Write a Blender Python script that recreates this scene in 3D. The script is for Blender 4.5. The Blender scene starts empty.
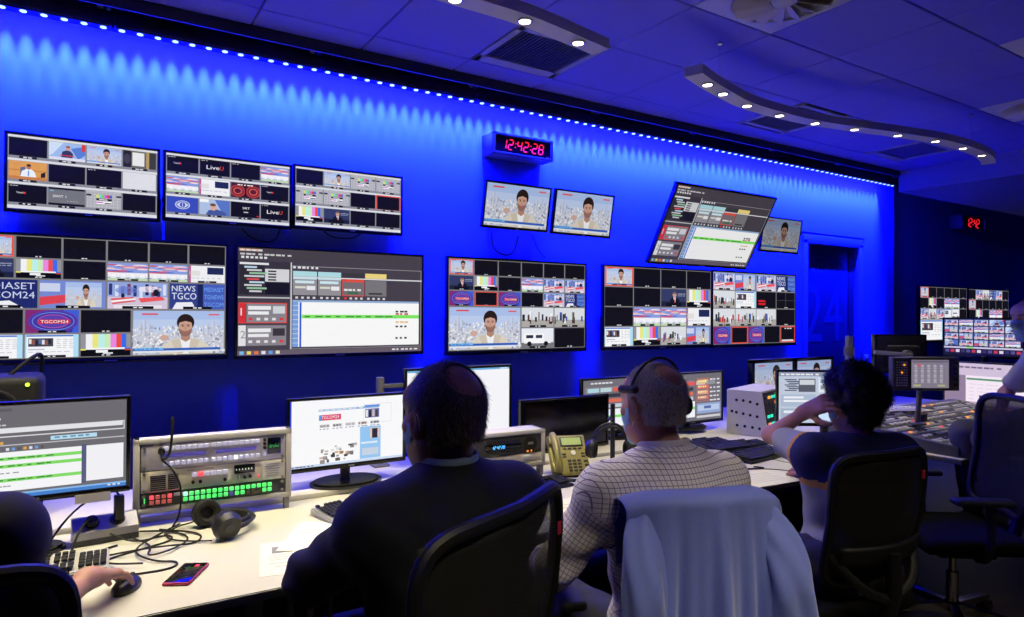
import bpy, bmesh, math, random
import numpy as np
from mathutils import Vector, Matrix
random.seed(7); rng = np.random.default_rng(11)
S = bpy.context.scene; COL = S.collection
PI = math.pi
def R_(d): return math.radians(d)
def lin(c):
    r = []
    for v in c[:3]:
        v = v/255.0
        r.append(v/12.92 if v <= .04045 else ((v+.055)/1.055)**2.4)
    return tuple(r)
# ---------------------------------------------------------------- materials
MATS = {}
def mat(name, rgb, rough=.5, metal=0., emit=None, es=0., var=0., scale=30., bump=0., spec=.5, sheen=0., bscale=None):
    if name in MATS: return MATS[name]
    m = bpy.data.materials.new(name); m.use_nodes = True
    nt = m.node_tree; b = nt.nodes['Principled BSDF']
    c = lin(rgb)
    b.inputs['Base Color'].default_value = (*c, 1); b.inputs['Roughness'].default_value = rough
    b.inputs['Metallic'].default_value = metal; b.inputs['Specular IOR Level'].default_value = spec
    if sheen: b.inputs['Sheen Weight'].default_value = sheen
    if emit is not None:
        b.inputs['Emission Color'].default_value = (*lin(emit), 1); b.inputs['Emission Strength'].default_value = es
    if var or bump:
        tc = nt.nodes.new('ShaderNodeTexCoord'); n = nt.nodes.new('ShaderNodeTexNoise')
        n.inputs['Scale'].default_value = scale; n.inputs['Detail'].default_value = 5
        nt.links.new(tc.outputs['Object'], n.inputs['Vector'])
        if var:
            mx = nt.nodes.new('ShaderNodeMix'); mx.data_type = 'RGBA'
            mx.inputs[6].default_value = (*[v*(1-var) for v in c], 1); mx.inputs[7].default_value = (*[min(1, v*(1+var)) for v in c], 1)
            nt.links.new(n.outputs['Fac'], mx.inputs[0]); nt.links.new(mx.outputs[2], b.inputs['Base Color'])
        if bump:
            n2 = n
            if bscale:
                n2 = nt.nodes.new('ShaderNodeTexNoise'); n2.inputs['Scale'].default_value = bscale
                nt.links.new(tc.outputs['Object'], n2.inputs['Vector'])
            bp = nt.nodes.new('ShaderNodeBump'); bp.inputs['Strength'].default_value = bump; bp.inputs['Distance'].default_value = .004
            nt.links.new(n2.outputs['Fac'], bp.inputs['Height']); nt.links.new(bp.outputs['Normal'], b.inputs['Normal'])
    MATS[name] = m; return m
def glow_mat(name, strength):
    if name in MATS: return MATS[name]
    m = bpy.data.materials.new(name); m.use_nodes = True; nt = m.node_tree; nt.nodes.clear()
    a = nt.nodes.new('ShaderNodeAttribute'); a.attribute_name = 'Col'
    e = nt.nodes.new('ShaderNodeEmission'); e.inputs['Strength'].default_value = strength
    g = nt.nodes.new('ShaderNodeBsdfGlossy'); g.inputs['Roughness'].default_value = .25; g.inputs['Color'].default_value = (.03, .03, .03, 1)
    ad = nt.nodes.new('ShaderNodeAddShader'); o = nt.nodes.new('ShaderNodeOutputMaterial')
    nt.links.new(a.outputs['Color'], e.inputs['Color']); nt.links.new(e.outputs[0], ad.inputs[0]); nt.links.new(g.outputs[0], ad.inputs[1])
    nt.links.new(ad.outputs[0], o.inputs['Surface'])
    MATS[name] = m; return m
M_black = mat('black_plastic', (22, 22, 25), .45, var=.15)
M_black2 = mat('matte_black', (12, 12, 14), .7, var=.2)
M_gloss = mat('gloss_black', (14, 14, 17), .2)
M_rubber = mat('black_rubber', (16, 16, 17), .75)
M_chrome = mat('chrome', (190, 190, 195), .18, 1.)
M_alu = mat('brushed_aluminium', (165, 165, 168), .35, .85, var=.06)
M_grey = mat('grey_metal', (120, 120, 124), .45, .3, var=.08)
M_lgrey = mat('light_grey_paint', (206, 204, 200), .5, var=.05)
M_cream = mat('cream_panel', (236, 230, 212), .5, var=.05)
M_dgrey = mat('dark_grey_panel', (48, 49, 54), .5, var=.1)
M_white = mat('white_plastic', (222, 222, 220), .4)
M_paper = mat('paper', (232, 230, 224), .8, var=.03)
M_ink = mat('printed_ink', (60, 60, 66), .8)
M_ink2 = mat('grey_print', (140, 140, 146), .8)
M_desk = mat('white_laminate', (214, 211, 200), .35, var=.03, scale=6)
M_deskedge = mat('grey_edge_band', (120, 120, 122), .5)
# ---------------------------------------------------------------- mesh builder
class MB:
    def __init__(s): s.bm = bmesh.new()
    def _tr(s, vs, M):
        if M is not None:
            for v in vs: v.co = M @ v.co
    def _mi(s, fs, mi):
        for f in fs: f.material_index = mi
    def box(s, c, d, M=None, bev=0., mi=0, seg=2):
        r = bmesh.ops.create_cube(s.bm, size=1.); vs = r['verts']
        for v in vs: v.co = Vector((v.co.x*d[0], v.co.y*d[1], v.co.z*d[2]))
        fs = list({f for v in vs for f in v.link_faces})
        if bev > 0:
            es = list({e for v in vs for e in v.link_edges})
            n0 = set(s.bm.faces)
            rr = bmesh.ops.bevel(s.bm, geom=vs+es, offset=min(bev, .49*min(d)), segments=seg, affect='EDGES', profile=.5)
            vs = list({v for v in rr['verts']} | {v for v in vs if v.is_valid})
            fs = list({f for v in vs for f in v.link_faces})
        s._mi(fs, mi)
        for v in vs: v.co = v.co + Vector(c)
        s._tr(vs, M); return s
    def cyl(s, p0, p1, r0, r1=None, n=16, mi=0, M=None, caps=True):
        r1 = r0 if r1 is None else r1
        p0 = Vector(p0); p1 = Vector(p1); ax = p1-p0; L = ax.length
        r = bmesh.ops.create_cone(s.bm, cap_ends=caps, segments=n, radius1=r0, radius2=r1, depth=L); vs = r['verts']
        q = Vector((0, 0, 1)).rotation_difference(ax.normalized()).to_matrix().to_4x4()
        T = Matrix.Translation((p0+p1)/2) @ q
        fs = {f for v in vs for f in v.link_faces}
        s._tr(vs, T); s._mi(fs, mi); s._tr(vs, M); return s
    def ell(s, c, r, M=None, mi=0, n=16):
        q = bmesh.ops.create_uvsphere(s.bm, u_segments=n, v_segments=max(6, n//2), radius=1.); vs = q['verts']
        for v in vs: v.co = Vector((v.co.x*r[0]+c[0], v.co.y*r[1]+c[1], v.co.z*r[2]+c[2]))
        s._mi({f for v in vs for f in v.link_faces}, mi); s._tr(vs, M); return s
    def tube(s, pts, r, n=8, mi=0, M=None, closed=False, smooth=0):
        pts = [Vector(p) for p in pts]
        for _ in range(smooth):
            q = [pts[0]]
            for a, b in zip(pts, pts[1:]): q += [a*.75+b*.25, a*.25+b*.75]
            q.append(pts[-1]); pts = q
        rad = r if isinstance(r, (list, tuple)) else None
        N = len(pts); rings = []; up = None
        for i in range(N):
            t = (pts[(i+1) % N]-pts[i-1]) if closed else (pts[min(i+1, N-1)]-pts[max(i-1, 0)])
            t.normalize()
            if up is None:
                up = t.cross(Vector((.31, .2, .93)))
                if up.length < .1: up = t.cross(Vector((1, 0, 0)))
            up = (up-t*up.dot(t)).normalized(); w = t.cross(up)
            rr = r if rad is None else rad[0]+(rad[1]-rad[0])*i/(N-1)
            rings.append([s.bm.verts.new(pts[i]+(up*math.cos(2*PI*k/n)+w*math.sin(2*PI*k/n))*rr) for k in range(n)])
        fs = []
        for i in range(N if closed else N-1):
            a, b = rings[i], rings[(i+1) % N]
            for k in range(n): fs.append(s.bm.faces.new((a[k], a[(k+1) % n], b[(k+1) % n], b[k])))
        if not closed: fs.append(s.bm.faces.new(rings[0][::-1])); fs.append(s.bm.faces.new(rings[-1]))
        s._mi(fs, mi); s._tr([v for q in rings for v in q], M); return s
    def prism(s, poly, y0, y1, mi=0, M=None, axis='y'):
        f = {'y': lambda p, t: (p[0], t, p[1]), 'z': lambda p, t: (p[0], p[1], t), 'x': lambda p, t: (t, p[0], p[1])}[axis]
        a = [s.bm.verts.new(f(p, y0)) for p in poly]; b = [s.bm.verts.new(f(p, y1)) for p in poly]; n = len(poly)
        fs = [s.bm.faces.new(a), s.bm.faces.new(b[::-1])]
        for i in range(n): fs.append(s.bm.faces.new((a[i], b[i], b[(i+1) % n], a[(i+1) % n])))
        bmesh.ops.recalc_face_normals(s.bm, faces=fs)
        s._mi(fs, mi); s._tr(a+b, M); return s
    def sweep(s, path, prof, mi=0, closed_prof=True, cap=True):
        """profile points (side, up) swept along a horizontal path"""
        rings = []; N = len(path); path = [Vector(p) for p in path]
        for i in range(N):
            t = path[min(i+1, N-1)]-path[max(i-1, 0)]; t.z = 0; t.normalize(); w = Vector((t.y, -t.x, 0))
            rings.append([s.bm.verts.new(path[i]+w*a+Vector((0, 0, b))) for a, b in prof])
        fs = []; n = len(prof)
        for a, b in zip(rings, rings[1:]):
            for k in range(n): fs.append(s.bm.faces.new((a[k], a[(k+1) % n], b[(k+1) % n], b[k])))
        if cap: fs += [s.bm.faces.new(rings[0][::-1]), s.bm.faces.new(rings[-1])]
        bmesh.ops.recalc_face_normals(s.bm, faces=fs); s._mi(fs, mi); return s
    def grid(s, fn, nu, nv, mi=0):
        vs = [[s.bm.verts.new(fn(i/nu, j/nv)) for i in range(nu+1)] for j in range(nv+1)]
        for j in range(nv):
            for i in range(nu):
                f = s.bm.faces.new((vs[j][i], vs[j][i+1], vs[j+1][i+1], vs[j+1][i])); f.material_index = mi
        return s
    def build(s, name, mats, parent=None, loc=None, rot=None, smooth=35, solid=0., bevel=0.):
        me = bpy.data.meshes.new(name); s.bm.to_mesh(me); s.bm.free()
        if not isinstance(mats, (list, tuple)): mats = [mats]
        for m in mats: me.materials.append(m)
        if smooth and len(me.polygons):
            me.polygons.foreach_set('use_smooth', [True]*len(me.polygons)); me.set_sharp_from_angle(angle=R_(smooth))
        o = bpy.data.objects.new(name, me); COL.objects.link(o)
        if parent is not None: o.parent = parent
        if loc is not None: o.location = loc
        if rot is not None: o.rotation_euler = rot
        if solid:
            md = o.modifiers.new('thickness', 'SOLIDIFY'); md.thickness = solid; md.offset = 0
        return o
def tag(o, label=None, cat=None, group=None, kind=None):
    if label: o['label'] = label
    if cat: o['category'] = cat
    if group: o['group'] = group
    if kind: o['kind'] = kind
    return o
def thing(name, label, cat, loc=(0, 0, 0), rotz=0., group=None, rot=None):
    o = bpy.data.objects.new(name, None); COL.objects.link(o); o.empty_display_size = .05
    o.location = loc; o.rotation_euler = rot if rot else (0, 0, rotz)
    return tag(o, label, cat, group)
def share(o, parent, loc, name=None, rot=None):
    c = o.copy(); COL.objects.link(c); c.parent = parent; c.location = loc
    if rot is not None: c.rotation_euler = rot
    return c
def struct(o): o['kind'] = 'structure'; return o
# ---------------------------------------------------------------- lettering
_TXT = {}
def text_tris(t):
    if t not in _TXT:
        cu = bpy.data.curves.new('t', 'FONT'); cu.body = t; cu.size = 1.; cu.resolution_u = 2
        ob = bpy.data.objects.new('t', cu); COL.objects.link(ob)
        dg = bpy.context.evaluated_depsgraph_get(); me = bpy.data.meshes.new_from_object(ob.evaluated_get(dg))
        co = [(v.co.x, v.co.y) for v in me.vertices]; fs = [tuple(p.vertices) for p in me.polygons]
        bpy.data.objects.remove(ob); bpy.data.curves.remove(cu); bpy.data.meshes.remove(me)
        xs = [c[0] for c in co] or [0]; ys = [c[1] for c in co] or [0]
        x0, x1, y0, y1 = min(xs), max(xs), min(ys), max(ys)
        k = 1/max(1e-6, y1-y0)
        _TXT[t] = ([((x-x0)*k, (y-y0)*k) for x, y in co], fs, (x1-x0)*k)
    return _TXT[t]
# ---------------------------------------------------------------- pictures shown on screens, drawn as flat coloured facets
class Paint:
    DZ = .0002
    def __init__(s, W, H): s.W, s.H = W, H; s.v = []; s.f = []; s.c = []; s.off = (0, 0, 1, 1); s.rnd = random.Random(5)
    def P(s, x, y):
        ox, oy, sx, sy = s.off; return (ox+x*sx, oy+y*sy)
    def poly(s, pts, c, L):
        b = len(s.v)
        for x, y in pts:
            X, Y = s.P(min(1.02, max(-.02, x)), min(1.03, max(-.03, y))); X = min(1, max(0, X)); Y = min(1, max(0, Y))
            s.v.append(((X-.5)*s.W, -L*s.DZ, (.5-Y)*s.H))
        s.f.append(tuple(range(b, b+len(pts)))[::-1]); s.c.append(lin(c))
    def rect(s, x, y, w, h, c, L): s.poly([(x, y), (x+w, y), (x+w, y+h), (x, y+h)], c, L)
    def ell(s, x, y, rx, ry, c, L, n=14, a0=0, a1=360):
        s.poly([(x+rx*math.cos(R_(a0+(a1-a0)*k/n)), y+ry*math.sin(R_(a0+(a1-a0)*k/n))) for k in range(n if a1-a0 == 360 else n+1)], c, L)
    def frame(s, x, y, w, h, c, L, t=.012, ta=None):
        ta = ta or t
        s.rect(x, y, w, ta, c, L); s.rect(x, y+h-ta, w, ta, c, L); s.rect(x, y, t, h, c, L); s.rect(x+w-t, y, t, h, c, L)
    def text(s, t, x, y, h, c, L, w=None, al=0):
        """baseline at y, letter height h (fractions); w squeezes to a width"""
        co, fs, tw = text_tris(t); ox, oy, sx, sy = s.off
        k = h*sy*s.H/(sx*s.W)          # keep the letters' own proportions
        kx = k if w is None else w/tw
        x -= al*tw*kx
        for f in fs: s.poly([(x+co[i][0]*kx, y-co[i][1]*h) for i in f][::-1], c, L)
    def words(s, x, y, w, h, c, L, n=6):
        x1 = x+w
        for _ in range(n):
            q = w/n*s.rnd.uniform(.45, .9)
            s.rect(x, y, q, h, c, L); x += w/n
    def sub(s, x, y, w, h): return _Sub(s, x, y, w, h)
    def build(s, parent, name='screen', y=0., strength=1., z=0.):
        me = bpy.data.meshes.new(name); me.from_pydata(s.v, [], s.f)
        a = me.color_attributes.new('Col', 'FLOAT_COLOR', 'CORNER')
        buf = []
        for f, c in zip(s.f, s.c): buf += [*c, 1.]*len(f)
        a.data.foreach_set('color', buf); me.materials.append(glow_mat('screen_glow_%d' % round(strength*100), strength))
        o = bpy.data.objects.new(name, me); COL.objects.link(o); o.parent = parent; o.location = (0, y, z); return o
class _Sub:
    def __init__(s, p, x, y, w, h): s.p = p; s.n = (p.off[0]+x*p.off[2], p.off[1]+y*p.off[3], w*p.off[2], h*p.off[3])
    def __enter__(s): s.o = s.p.off; s.p.off = s.n; return s.p
    def __exit__(s, *a): s.p.off = s.o
def t_pres(p, L, n=60, lower=True, bug=True):
    """man in a pale jacket talking in front of a hillside city"""
    p.rect(0, 0, 1, 1, (172, 194, 236), L); p.rect(0, .2, 1, .3, (190, 206, 238), L+1)
    p.rect(0, .48, 1, .52, (200, 204, 218), L+1)
    r = p.rnd
    for _ in range(n*2):
        y = r.uniform(.34, .95); k = .5+y*.8; w = r.uniform(.012, .032)*k; h = r.uniform(.02, .055)*k
        if y < .5: h *= 1.6
        g = r.choice([(244, 244, 248), (226, 226, 234), (214, 214, 224), (170, 174, 190), (132, 138, 158), (238, 236, 234), (196, 198, 210)])
        p.rect(r.uniform(-.02, .98), y, w, h, g, L+2)
    for bx, bh in ((.06, .2), (.1, .3), (.15, .2), (.74, .14), (.79, .2), (.86, .26), (.92, .17)): p.rect(bx, .5-bh, .032, bh+.06, (206, 212, 228), L+2); p.rect(bx+.02, .5-bh, .012, bh+.06, (178, 184, 206), L+3)
    p.ell(.33, .62, .05, .07, (206, 170, 156), L+3, 10)
    p.poly([(.28, 1), (.31, .8), (.40, .68), (.50, .63), (.62, .63), (.72, .68), (.81, .78), (.85, 1)], (222, 212, 196), L+4)
    p.poly([(.5, .64), (.62, .64), (.60, 1), (.53, 1)], (242, 242, 244), L+5); p.poly([(.40, .69), (.5, .64), (.54, .98), (.47, .98)], (208, 196, 178), L+6); p.poly([(.72, .69), (.62, .64), (.595, .98), (.66, .98)], (208, 196, 178), L+6)
    p.poly([(.515, .52), (.605, .52), (.615, .66), (.565, .72), (.51, .66)], (180, 136, 118), L+7)
    p.ell(.562, .27, .098, .20, (42, 30, 28), L+7, 18)
    p.ell(.560, .375, .076, .215, (206, 160, 140), L+8, 18)
    p.poly([(.487, .40), (.505, .43), (.52, .455), (.6, .455), (.615, .43), (.633, .40), (.628, .5), (.605, .575), (.56, .60), (.515, .575), (.492, .5)], (148, 110, 98), L+9); p.poly([(.527, .44), (.593, .44), (.586, .475), (.533, .475)], (196, 148, 130), L+10); p.rect(.54, .497, .042, .02, (176, 100, 98), L+10); p.rect(.553, .36, .014, .085, (188, 140, 122), L+9)
    for e in (.53, .592): p.ell(e, .352, .013, .014, (64, 46, 44), L+10, 8); p.rect(e-.02, .318, .04, .012, (60, 42, 40), L+9)
    p.poly([(.478, .34), (.483, .2), (.53, .16), (.6, .16), (.64, .21), (.645, .34), (.63, .27), (.56, .235), (.495, .27)], (42, 30, 28), L+10)
    if lower: p.rect(0, .86, .96, .055, (52, 96, 190), L+11); p.rect(0, .915, .9, .04, (228, 232, 240), L+11); p.rect(.02, .845, .3, .05, (120, 190, 240), L+12); p.words(.04, .86, .24, .02, (60, 110, 190), L+13, 5)
    if bug: p.rect(.09, .06, .17, .035, (226, 70, 80), L+11); p.rect(.82, .07, .12, .035, (230, 90, 100), L+11)
def t_bars(p, L, low=True):
    cs = [(150, 150, 156), (246, 246, 250), (240, 236, 130), (190, 244, 240), (206, 240, 190), (240, 140, 230), (240, 80, 70), (60, 110, 240), (150, 150, 156)]
    ws = [.1, .13, .12, .12, .12, .12, .1, .1, .09]; x = 0
    for c, w in zip(cs, ws): p.rect(x, 0, w, .72, c, L); x += w
    p.rect(0, .68, 1, .32, (14, 14, 20), L+1); p.rect(0, .66, .1, .07, (240, 230, 90), L+2); p.rect(.1, .62, .78, .08, (250, 250, 252), L+2); p.rect(.88, .62, .12, .06, (90, 130, 240), L+2); p.rect(.88, .7, .12, .05, (230, 80, 60), L+2)
    if low: p.rect(.3, .72, .24, .12, (246, 246, 250), L+3); p.rect(.44, .84, .2, .1, (230, 230, 234), L+3)
def t_pod(p, L):
    p.rect(0, 0, 1, 1, (54, 62, 104), L); p.rect(.0, .7, 1, .3, (34, 38, 66), L+1)
    p.poly([(.33, 1), (.36, .58), (.47, .48), (.6, .48), (.72, .6), (.76, 1)], (26, 26, 38), L+2)
    p.poly([(.48, .48), (.58, .48), (.55, .8)], (240, 240, 245), L+3); p.poly([(.52, .5), (.545, .5), (.55, .78), (.52, .78)], (180, 40, 50), L+4)
    p.ell(.53, .32, .075, .16, (206, 160, 140), L+3); p.ell(.53, .22, .072, .07, (120, 100, 92), L+4)
    p.text('INFORMATION', .66, .3, .06, (220, 226, 246), L+3, w=.3); p.words(.66, .36, .3, .03, (180, 190, 220), L+3, 3); p.rect(.2, .78, .6, .22, (20, 20, 32), L+4)
def t_sun(p, L):
    p.rect(0, 0, 1, 1, (140, 160, 226), L); r = random.Random(4)
    for i in range(26):
        c = r.choice([(96, 116, 206), (226, 130, 146), (206, 90, 112), (160, 150, 214), (236, 190, 196), (190, 70, 96), (240, 224, 236)])
        x, y = r.uniform(0, 1), r.uniform(.05, .5); p.ell(x, y+.12*abs(x-.5), r.uniform(.08, .3), r.uniform(.015, .05), c, L+1+i % 4, 12)
    p.rect(0, .56, 1, .25, (250, 244, 250), L+5)
    for i in range(4): p.ell(.14+i*.24, .74, .11, .14, (234, 236, 246), L+6, 12); p.ell(.14+i*.24, .70, .07, .08, (250, 250, 252), L+7, 10)
    p.rect(0, .86, 1, .14, (196, 220, 180), L+7)
def t_page(p, L):
    p.rect(0, 0, 1, 1, (250, 250, 252), L); p.rect(0, .02, 1, .07, (86, 130, 214), L+1); p.rect(.0, 0, .03, 1, (170, 220, 250), L+1)
    p.rect(.06, .16, .46, .36, (70, 70, 84), L+1)
    for i in range(7): p.rect(.07+.06*i, .2+.03*(i % 3), .05, .2, [(230, 230, 236), (150, 90, 80), (40, 40, 50), (90, 110, 170)][i % 4], L+2)
    for i in range(5): p.words(.58, .2+i*.09, .36, .03, (200, 200, 208), L+1, 3)
    p.rect(.06, .62, .3, .05, (180, 190, 210), L+1); p.words(.06, .74, .8, .03, (190, 196, 210), L+1, 6); p.rect(.9, 0, .1, 1, (180, 226, 250), L+2)
def t_studio(p, L):
    p.rect(0, 0, 1, 1, (150, 170, 226), L); p.rect(0, .55, 1, .45, (214, 200, 220), L+1)
    for i in range(10): p.rect(.02+.1*i, .06+.05*(i % 3), .055, .42, [(50, 60, 120), (220, 226, 246), (34, 34, 54), (120, 60, 90)][i % 4], L+2)
    p.ell(.3, .3, .18, .14, (120, 140, 220), L+2, 12); p.ell(.7, .25, .2, .12, (236, 226, 246), L+2, 12); p.poly([(.05, .62), (.42, .55), (.46, .72), (.08, .84)], (226, 96, 106), L+3); p.poly([(.06, .7), (.45, .6), (.46, .66), (.07, .77)], (250, 250, 252), L+4)
    p.poly([(.5, .6), (.9, .52), (.96, .66), (.55, .76)], (240, 90, 96), L+3); p.ell(.8, .38, .05, .14, (30, 30, 46), L+4); p.rect(.1, .86, .8, .12, (236, 230, 240), L+3)
def t_media(p, L, rows=(('MEDIASET', .34), ('TGCOM24', .66))):
    p.rect(0, 0, 1, 1, (34, 44, 110), L); p.rect(.0, 0, .2, 1, (20, 26, 70), L+1)
    for t, y in rows: p.text(t, .1, y, .24, (206, 214, 246), L+2, w=.86)
    p.poly([(.2, 1), (.3, .8), (.6, .74), (.8, 1)], (244, 244, 250), L+3)
def t_media2(p, L):
    p.rect(0, 0, 1, 1, (70, 96, 190), L); p.rect(.0, .0, .5, 1, (52, 66, 140), L+1)
    p.text('NEWS', .04, .3, .22, (230, 234, 250), L+2, w=.42); p.text('TGCO', .04, .62, .26, (230, 234, 250), L+2, w=.44)
    p.poly([(.05, 1), (.12, .74), (.4, .72), (.47, 1)], (240, 240, 248), L+3); p.rect(.5, 0, .1, 1, (30, 38, 90), L+2)
    for i, t in enumerate(('MEDIASET', 'TGNEWS', 'TGCOM')): p.text(t, .62, .3+.3*i, .17, (120, 170, 246), L+2, w=.36)
def t_tg(p, L, txt='TGCOM24'):
    p.rect(0, 0, 1, 1, (58, 52, 150), L); p.poly([(0, 0), (.45, 0), (.2, .5), (.3, 1), (0, 1)], (132, 44, 116), L+1); p.poly([(.7, 0), (1, 0), (1, 1), (.86, 1), (.95, .5)], (64, 96, 220), L+1)
    for k, (rx, ry, c) in enumerate(((.47, .5, (96, 60, 170)), (.44, .44, (70, 60, 170)), (.40, .40, (120, 150, 240)), (.385, .37, (74, 56, 160)), (.3, .3, (190, 90, 170)), (.285, .27, (92, 66, 176)))): p.ell(.52, .5, rx, ry, c, L+2+k, 20)
    if txt: p.rect(.24, .42, .6, .19, (200, 50, 80), L+9); p.text(txt, .28, .58, .13, (252, 250, 252), L+10, w=.52)
def t_tc(p, L):
    p.rect(0, 0, 1, 1, (178, 178, 186), L)
    for i in range(9): p.rect(.01+.11*i, 0, .012, 1, (206, 206, 214), L+1)
    for i in range(6): p.rect(0, .03+.17*i, 1, .02, (206, 206, 214), L+1)
    p.rect(.0, .2, .14, .1, (40, 40, 46), L+2); p.rect(.86, .2, .14, .1, (40, 40, 46), L+2)
    for i, c in enumerate(((230, 230, 90), (120, 220, 226), (110, 210, 110), (220, 100, 210), (220, 70, 70), (70, 90, 220))): p.rect(.28+.075*i, .2, .075, .18, c, L+2)
    p.rect(.28, .42, .45, .12, (24, 24, 30), L+2); p.rect(.36, .46, .24, .05, (244, 244, 248), L+3); p.rect(.28, .58, .45, .16, (250, 250, 252), L+2); p.rect(.28, .62, .2, .06, (200, 80, 200), L+3); p.rect(.52, .66, .2, .06, (30, 30, 40), L+3)
def t_door(p, L):
    p.rect(0, 0, 1, 1, (110, 106, 100), L); p.rect(0, 0, .24, 1, (40, 38, 44), L+1); p.rect(.28, .08, .36, .8, (236, 236, 234), L+1); p.rect(.7, 0, .08, 1, (190, 160, 90), L+1); p.rect(.8, 0, .2, 1, (64, 62, 56), L+1); p.ell(.12, .5, .1, .3, (70, 66, 76), L+2)
def t_anchor(p, L):
    p.rect(0, 0, 1, 1, (160, 190, 240), L); p.poly([(0, 0), (.4, 0), (.1, .7), (0, .8)], (210, 226, 250), L+1); p.poly([(.6, .3), (1, .1), (1, .6), (.8, .9)], (90, 130, 214), L+1)
    p.rect(.9, 0, .1, .4, (220, 60, 70), L+2)
    p.poly([(.33, .9), (.36, .52), (.47, .42), (.58, .44), (.66, .6), (.64, .9)], (56, 60, 96), L+3); p.ell(.52, .3, .06, .13, (222, 160, 140), L+4); p.ell(.52, .22, .062, .06, (150, 90, 60), L+5); p.rect(.0, .84, 1, .16, (226, 226, 240), L+4); p.rect(.3, .7, .4, .05, (220, 60, 80), L+5)
def t_orange(p, L):
    p.rect(0, 0, 1, 1, (226, 160, 86), L); p.rect(0, .45, 1, .08, (206, 140, 66), L+1); p.poly([(.3, .35), (.42, .28), (.46, .8), (.3, .8)], (90, 110, 150), L+1)
    p.poly([(.3, .85), (.34, .55), (.46, .4), (.58, .4), (.68, .55), (.72, .85)], (240, 244, 252), L+2); p.ell(.52, .3, .06, .14, (180, 120, 96), L+3); p.ell(.52, .2, .062, .07, (60, 44, 40), L+4); p.rect(.5, .5, .03, .3, (70, 130, 220), L+3); p.rect(0, .84, 1, .16, (206, 130, 70), L+4); p.poly([(.84, .6), (.96, .5), (.96, .8), (.84, .84)], (40, 36, 36), L+4)
def t_white(p, L): p.rect(0, 0, 1, 1, (226, 226, 234), L)
def t_blk(p, L): p.rect(0, 0, 1, 1, (20, 19, 28), L)
def t_blk2(p, L): t_blk(p, L); p.words(.04, .06, .24, .04, (200, 200, 206), L+1, 3)
def t_talent(p, L):
    t_blk2(p, L); p.text('TalentX', .2, .5, .1, (240, 240, 244), L+2, w=.2); p.rect(.38, .41, .07, .1, (220, 60, 60), L+3)
def t_live(p, L, x=.22, w=.58, h=.26, y=.62):
    t_blk2(p, L); p.text('Live', x, y, h, (246, 246, 250), L+2, w=w*.74); p.text('U', x+w*.77, y, h, (236, 80, 50), L+2, w=w*.2)
def t_swit(p, L):
    t_blk(p, L); p.rect(0, .1, 1, .78, (118, 120, 128), L+1); p.text('SWIT 1', .12, .56, .14, (250, 250, 252), L+2, w=.36); p.rect(.04, .16, .1, .06, (120, 190, 240), L+2); p.words(.5, .72, .34, .03, (180, 182, 190), L+2, 4)
def t_srt(p, L): t_blk(p, L); p.text('SRT', .4, .45, .14, (250, 250, 252), L+2, w=.26); p.rect(.44, .62, .16, .07, (200, 200, 206), L+2); p.rect(.9, .84, .08, .07, (220, 50, 50), L+2)
def t_cbs(p, L):
    p.rect(0, 0, 1, 1, (58, 78, 190), L); p.ell(.5, .5, .24, .28, (196, 206, 240), L+1, 22); p.ell(.5, .5, .2, .23, (58, 78, 190), L+2, 22)
    p.poly([(.31, .5), (.4, .36), (.5, .3), (.6, .36), (.69, .5), (.6, .64), (.5, .7), (.4, .64)], (206, 214, 244), L+3); p.ell(.5, .5, .085, .16, (50, 66, 170), L+4); p.rect(.485, .38, .03, .24, (206, 214, 244), L+5)
def t_fly(p, L):
    p.rect(0, 0, 1, 1, (70, 34, 40), L)
    for sx in (-1, 1):
        for k in range(4): p.ell(.5+sx*.27, .55, .26-.05*k, .4-.08*k, [(190, 60, 64), (110, 40, 44), (210, 90, 80), (90, 30, 40)][k], L+1+k)
    p.rect(.2, .08, .6, .12, (40, 20, 26), L+6); p.words(.22, .1, .56, .07, (250, 240, 240), L+7, 5); p.rect(.47, .3, .06, .6, (40, 20, 26), L+6)
def t_man(p, L):
    p.rect(0, 0, 1, 1, (176, 196, 230), L); p.poly([(.5, 0), (1, 0), (1, 1), (.8, 1)], (90, 120, 200), L+1); p.poly([(.2, 1), (.3, .7), (.6, .62), (.86, .8), (.9, 1)], (70, 90, 160), L+2); p.ell(.46, .5, .1, .22, (226, 170, 150), L+3); p.ell(.44, .34, .1, .1, (110, 80, 60), L+4); p.rect(.0, .0, .3, .2, (250, 250, 250), L+2)
def t_bright(p, L):
    p.rect(0, 0, 1, 1, (244, 244, 248), L); p.rect(.5, .08, .46, .42, (36, 44, 90), L+1); p.rect(0, .3, .3, .3, (230, 226, 226), L+1); p.words(.04, .7, .9, .06, (210, 210, 218), L+1, 6); p.rect(0, 0, .05, 1, (196, 90, 160), L+1)
def t_street(p, L, sd=0):
    r = random.Random(sd+3); p.rect(0, 0, 1, 1, (222, 226, 232), L); p.rect(0, .62, 1, .38, (176, 172, 168), L+1)
    for i in range(16):
        x = r.uniform(0, .93); h = r.uniform(.2, .45); p.rect(x, .7-h+r.uniform(-.08, .16), r.uniform(.03, .08), h, r.choice([(40, 44, 60), (80, 60, 56), (246, 246, 250), (60, 90, 170), (190, 50, 50), (30, 30, 36), (120, 130, 110)]), L+2+i % 2)
def t_van(p, L):
    p.rect(0, 0, 1, 1, (236, 240, 248), L); p.rect(0, .72, 1, .28, (120, 120, 124), L+1); p.rect(.08, .26, .62, .5, (252, 252, 254), L+2); p.poly([(.7, .34), (.84, .4), (.92, .58), (.92, .76), (.7, .76)], (240, 240, 246), L+2); p.rect(.14, .34, .22, .16, (40, 46, 70), L+3)
    p.rect(.44, .34, .2, .16, (52, 58, 84), L+3); p.ell(.24, .78, .07, .12, (22, 22, 26), L+4); p.ell(.76, .78, .07, .12, (22, 22, 26), L+4)
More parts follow.
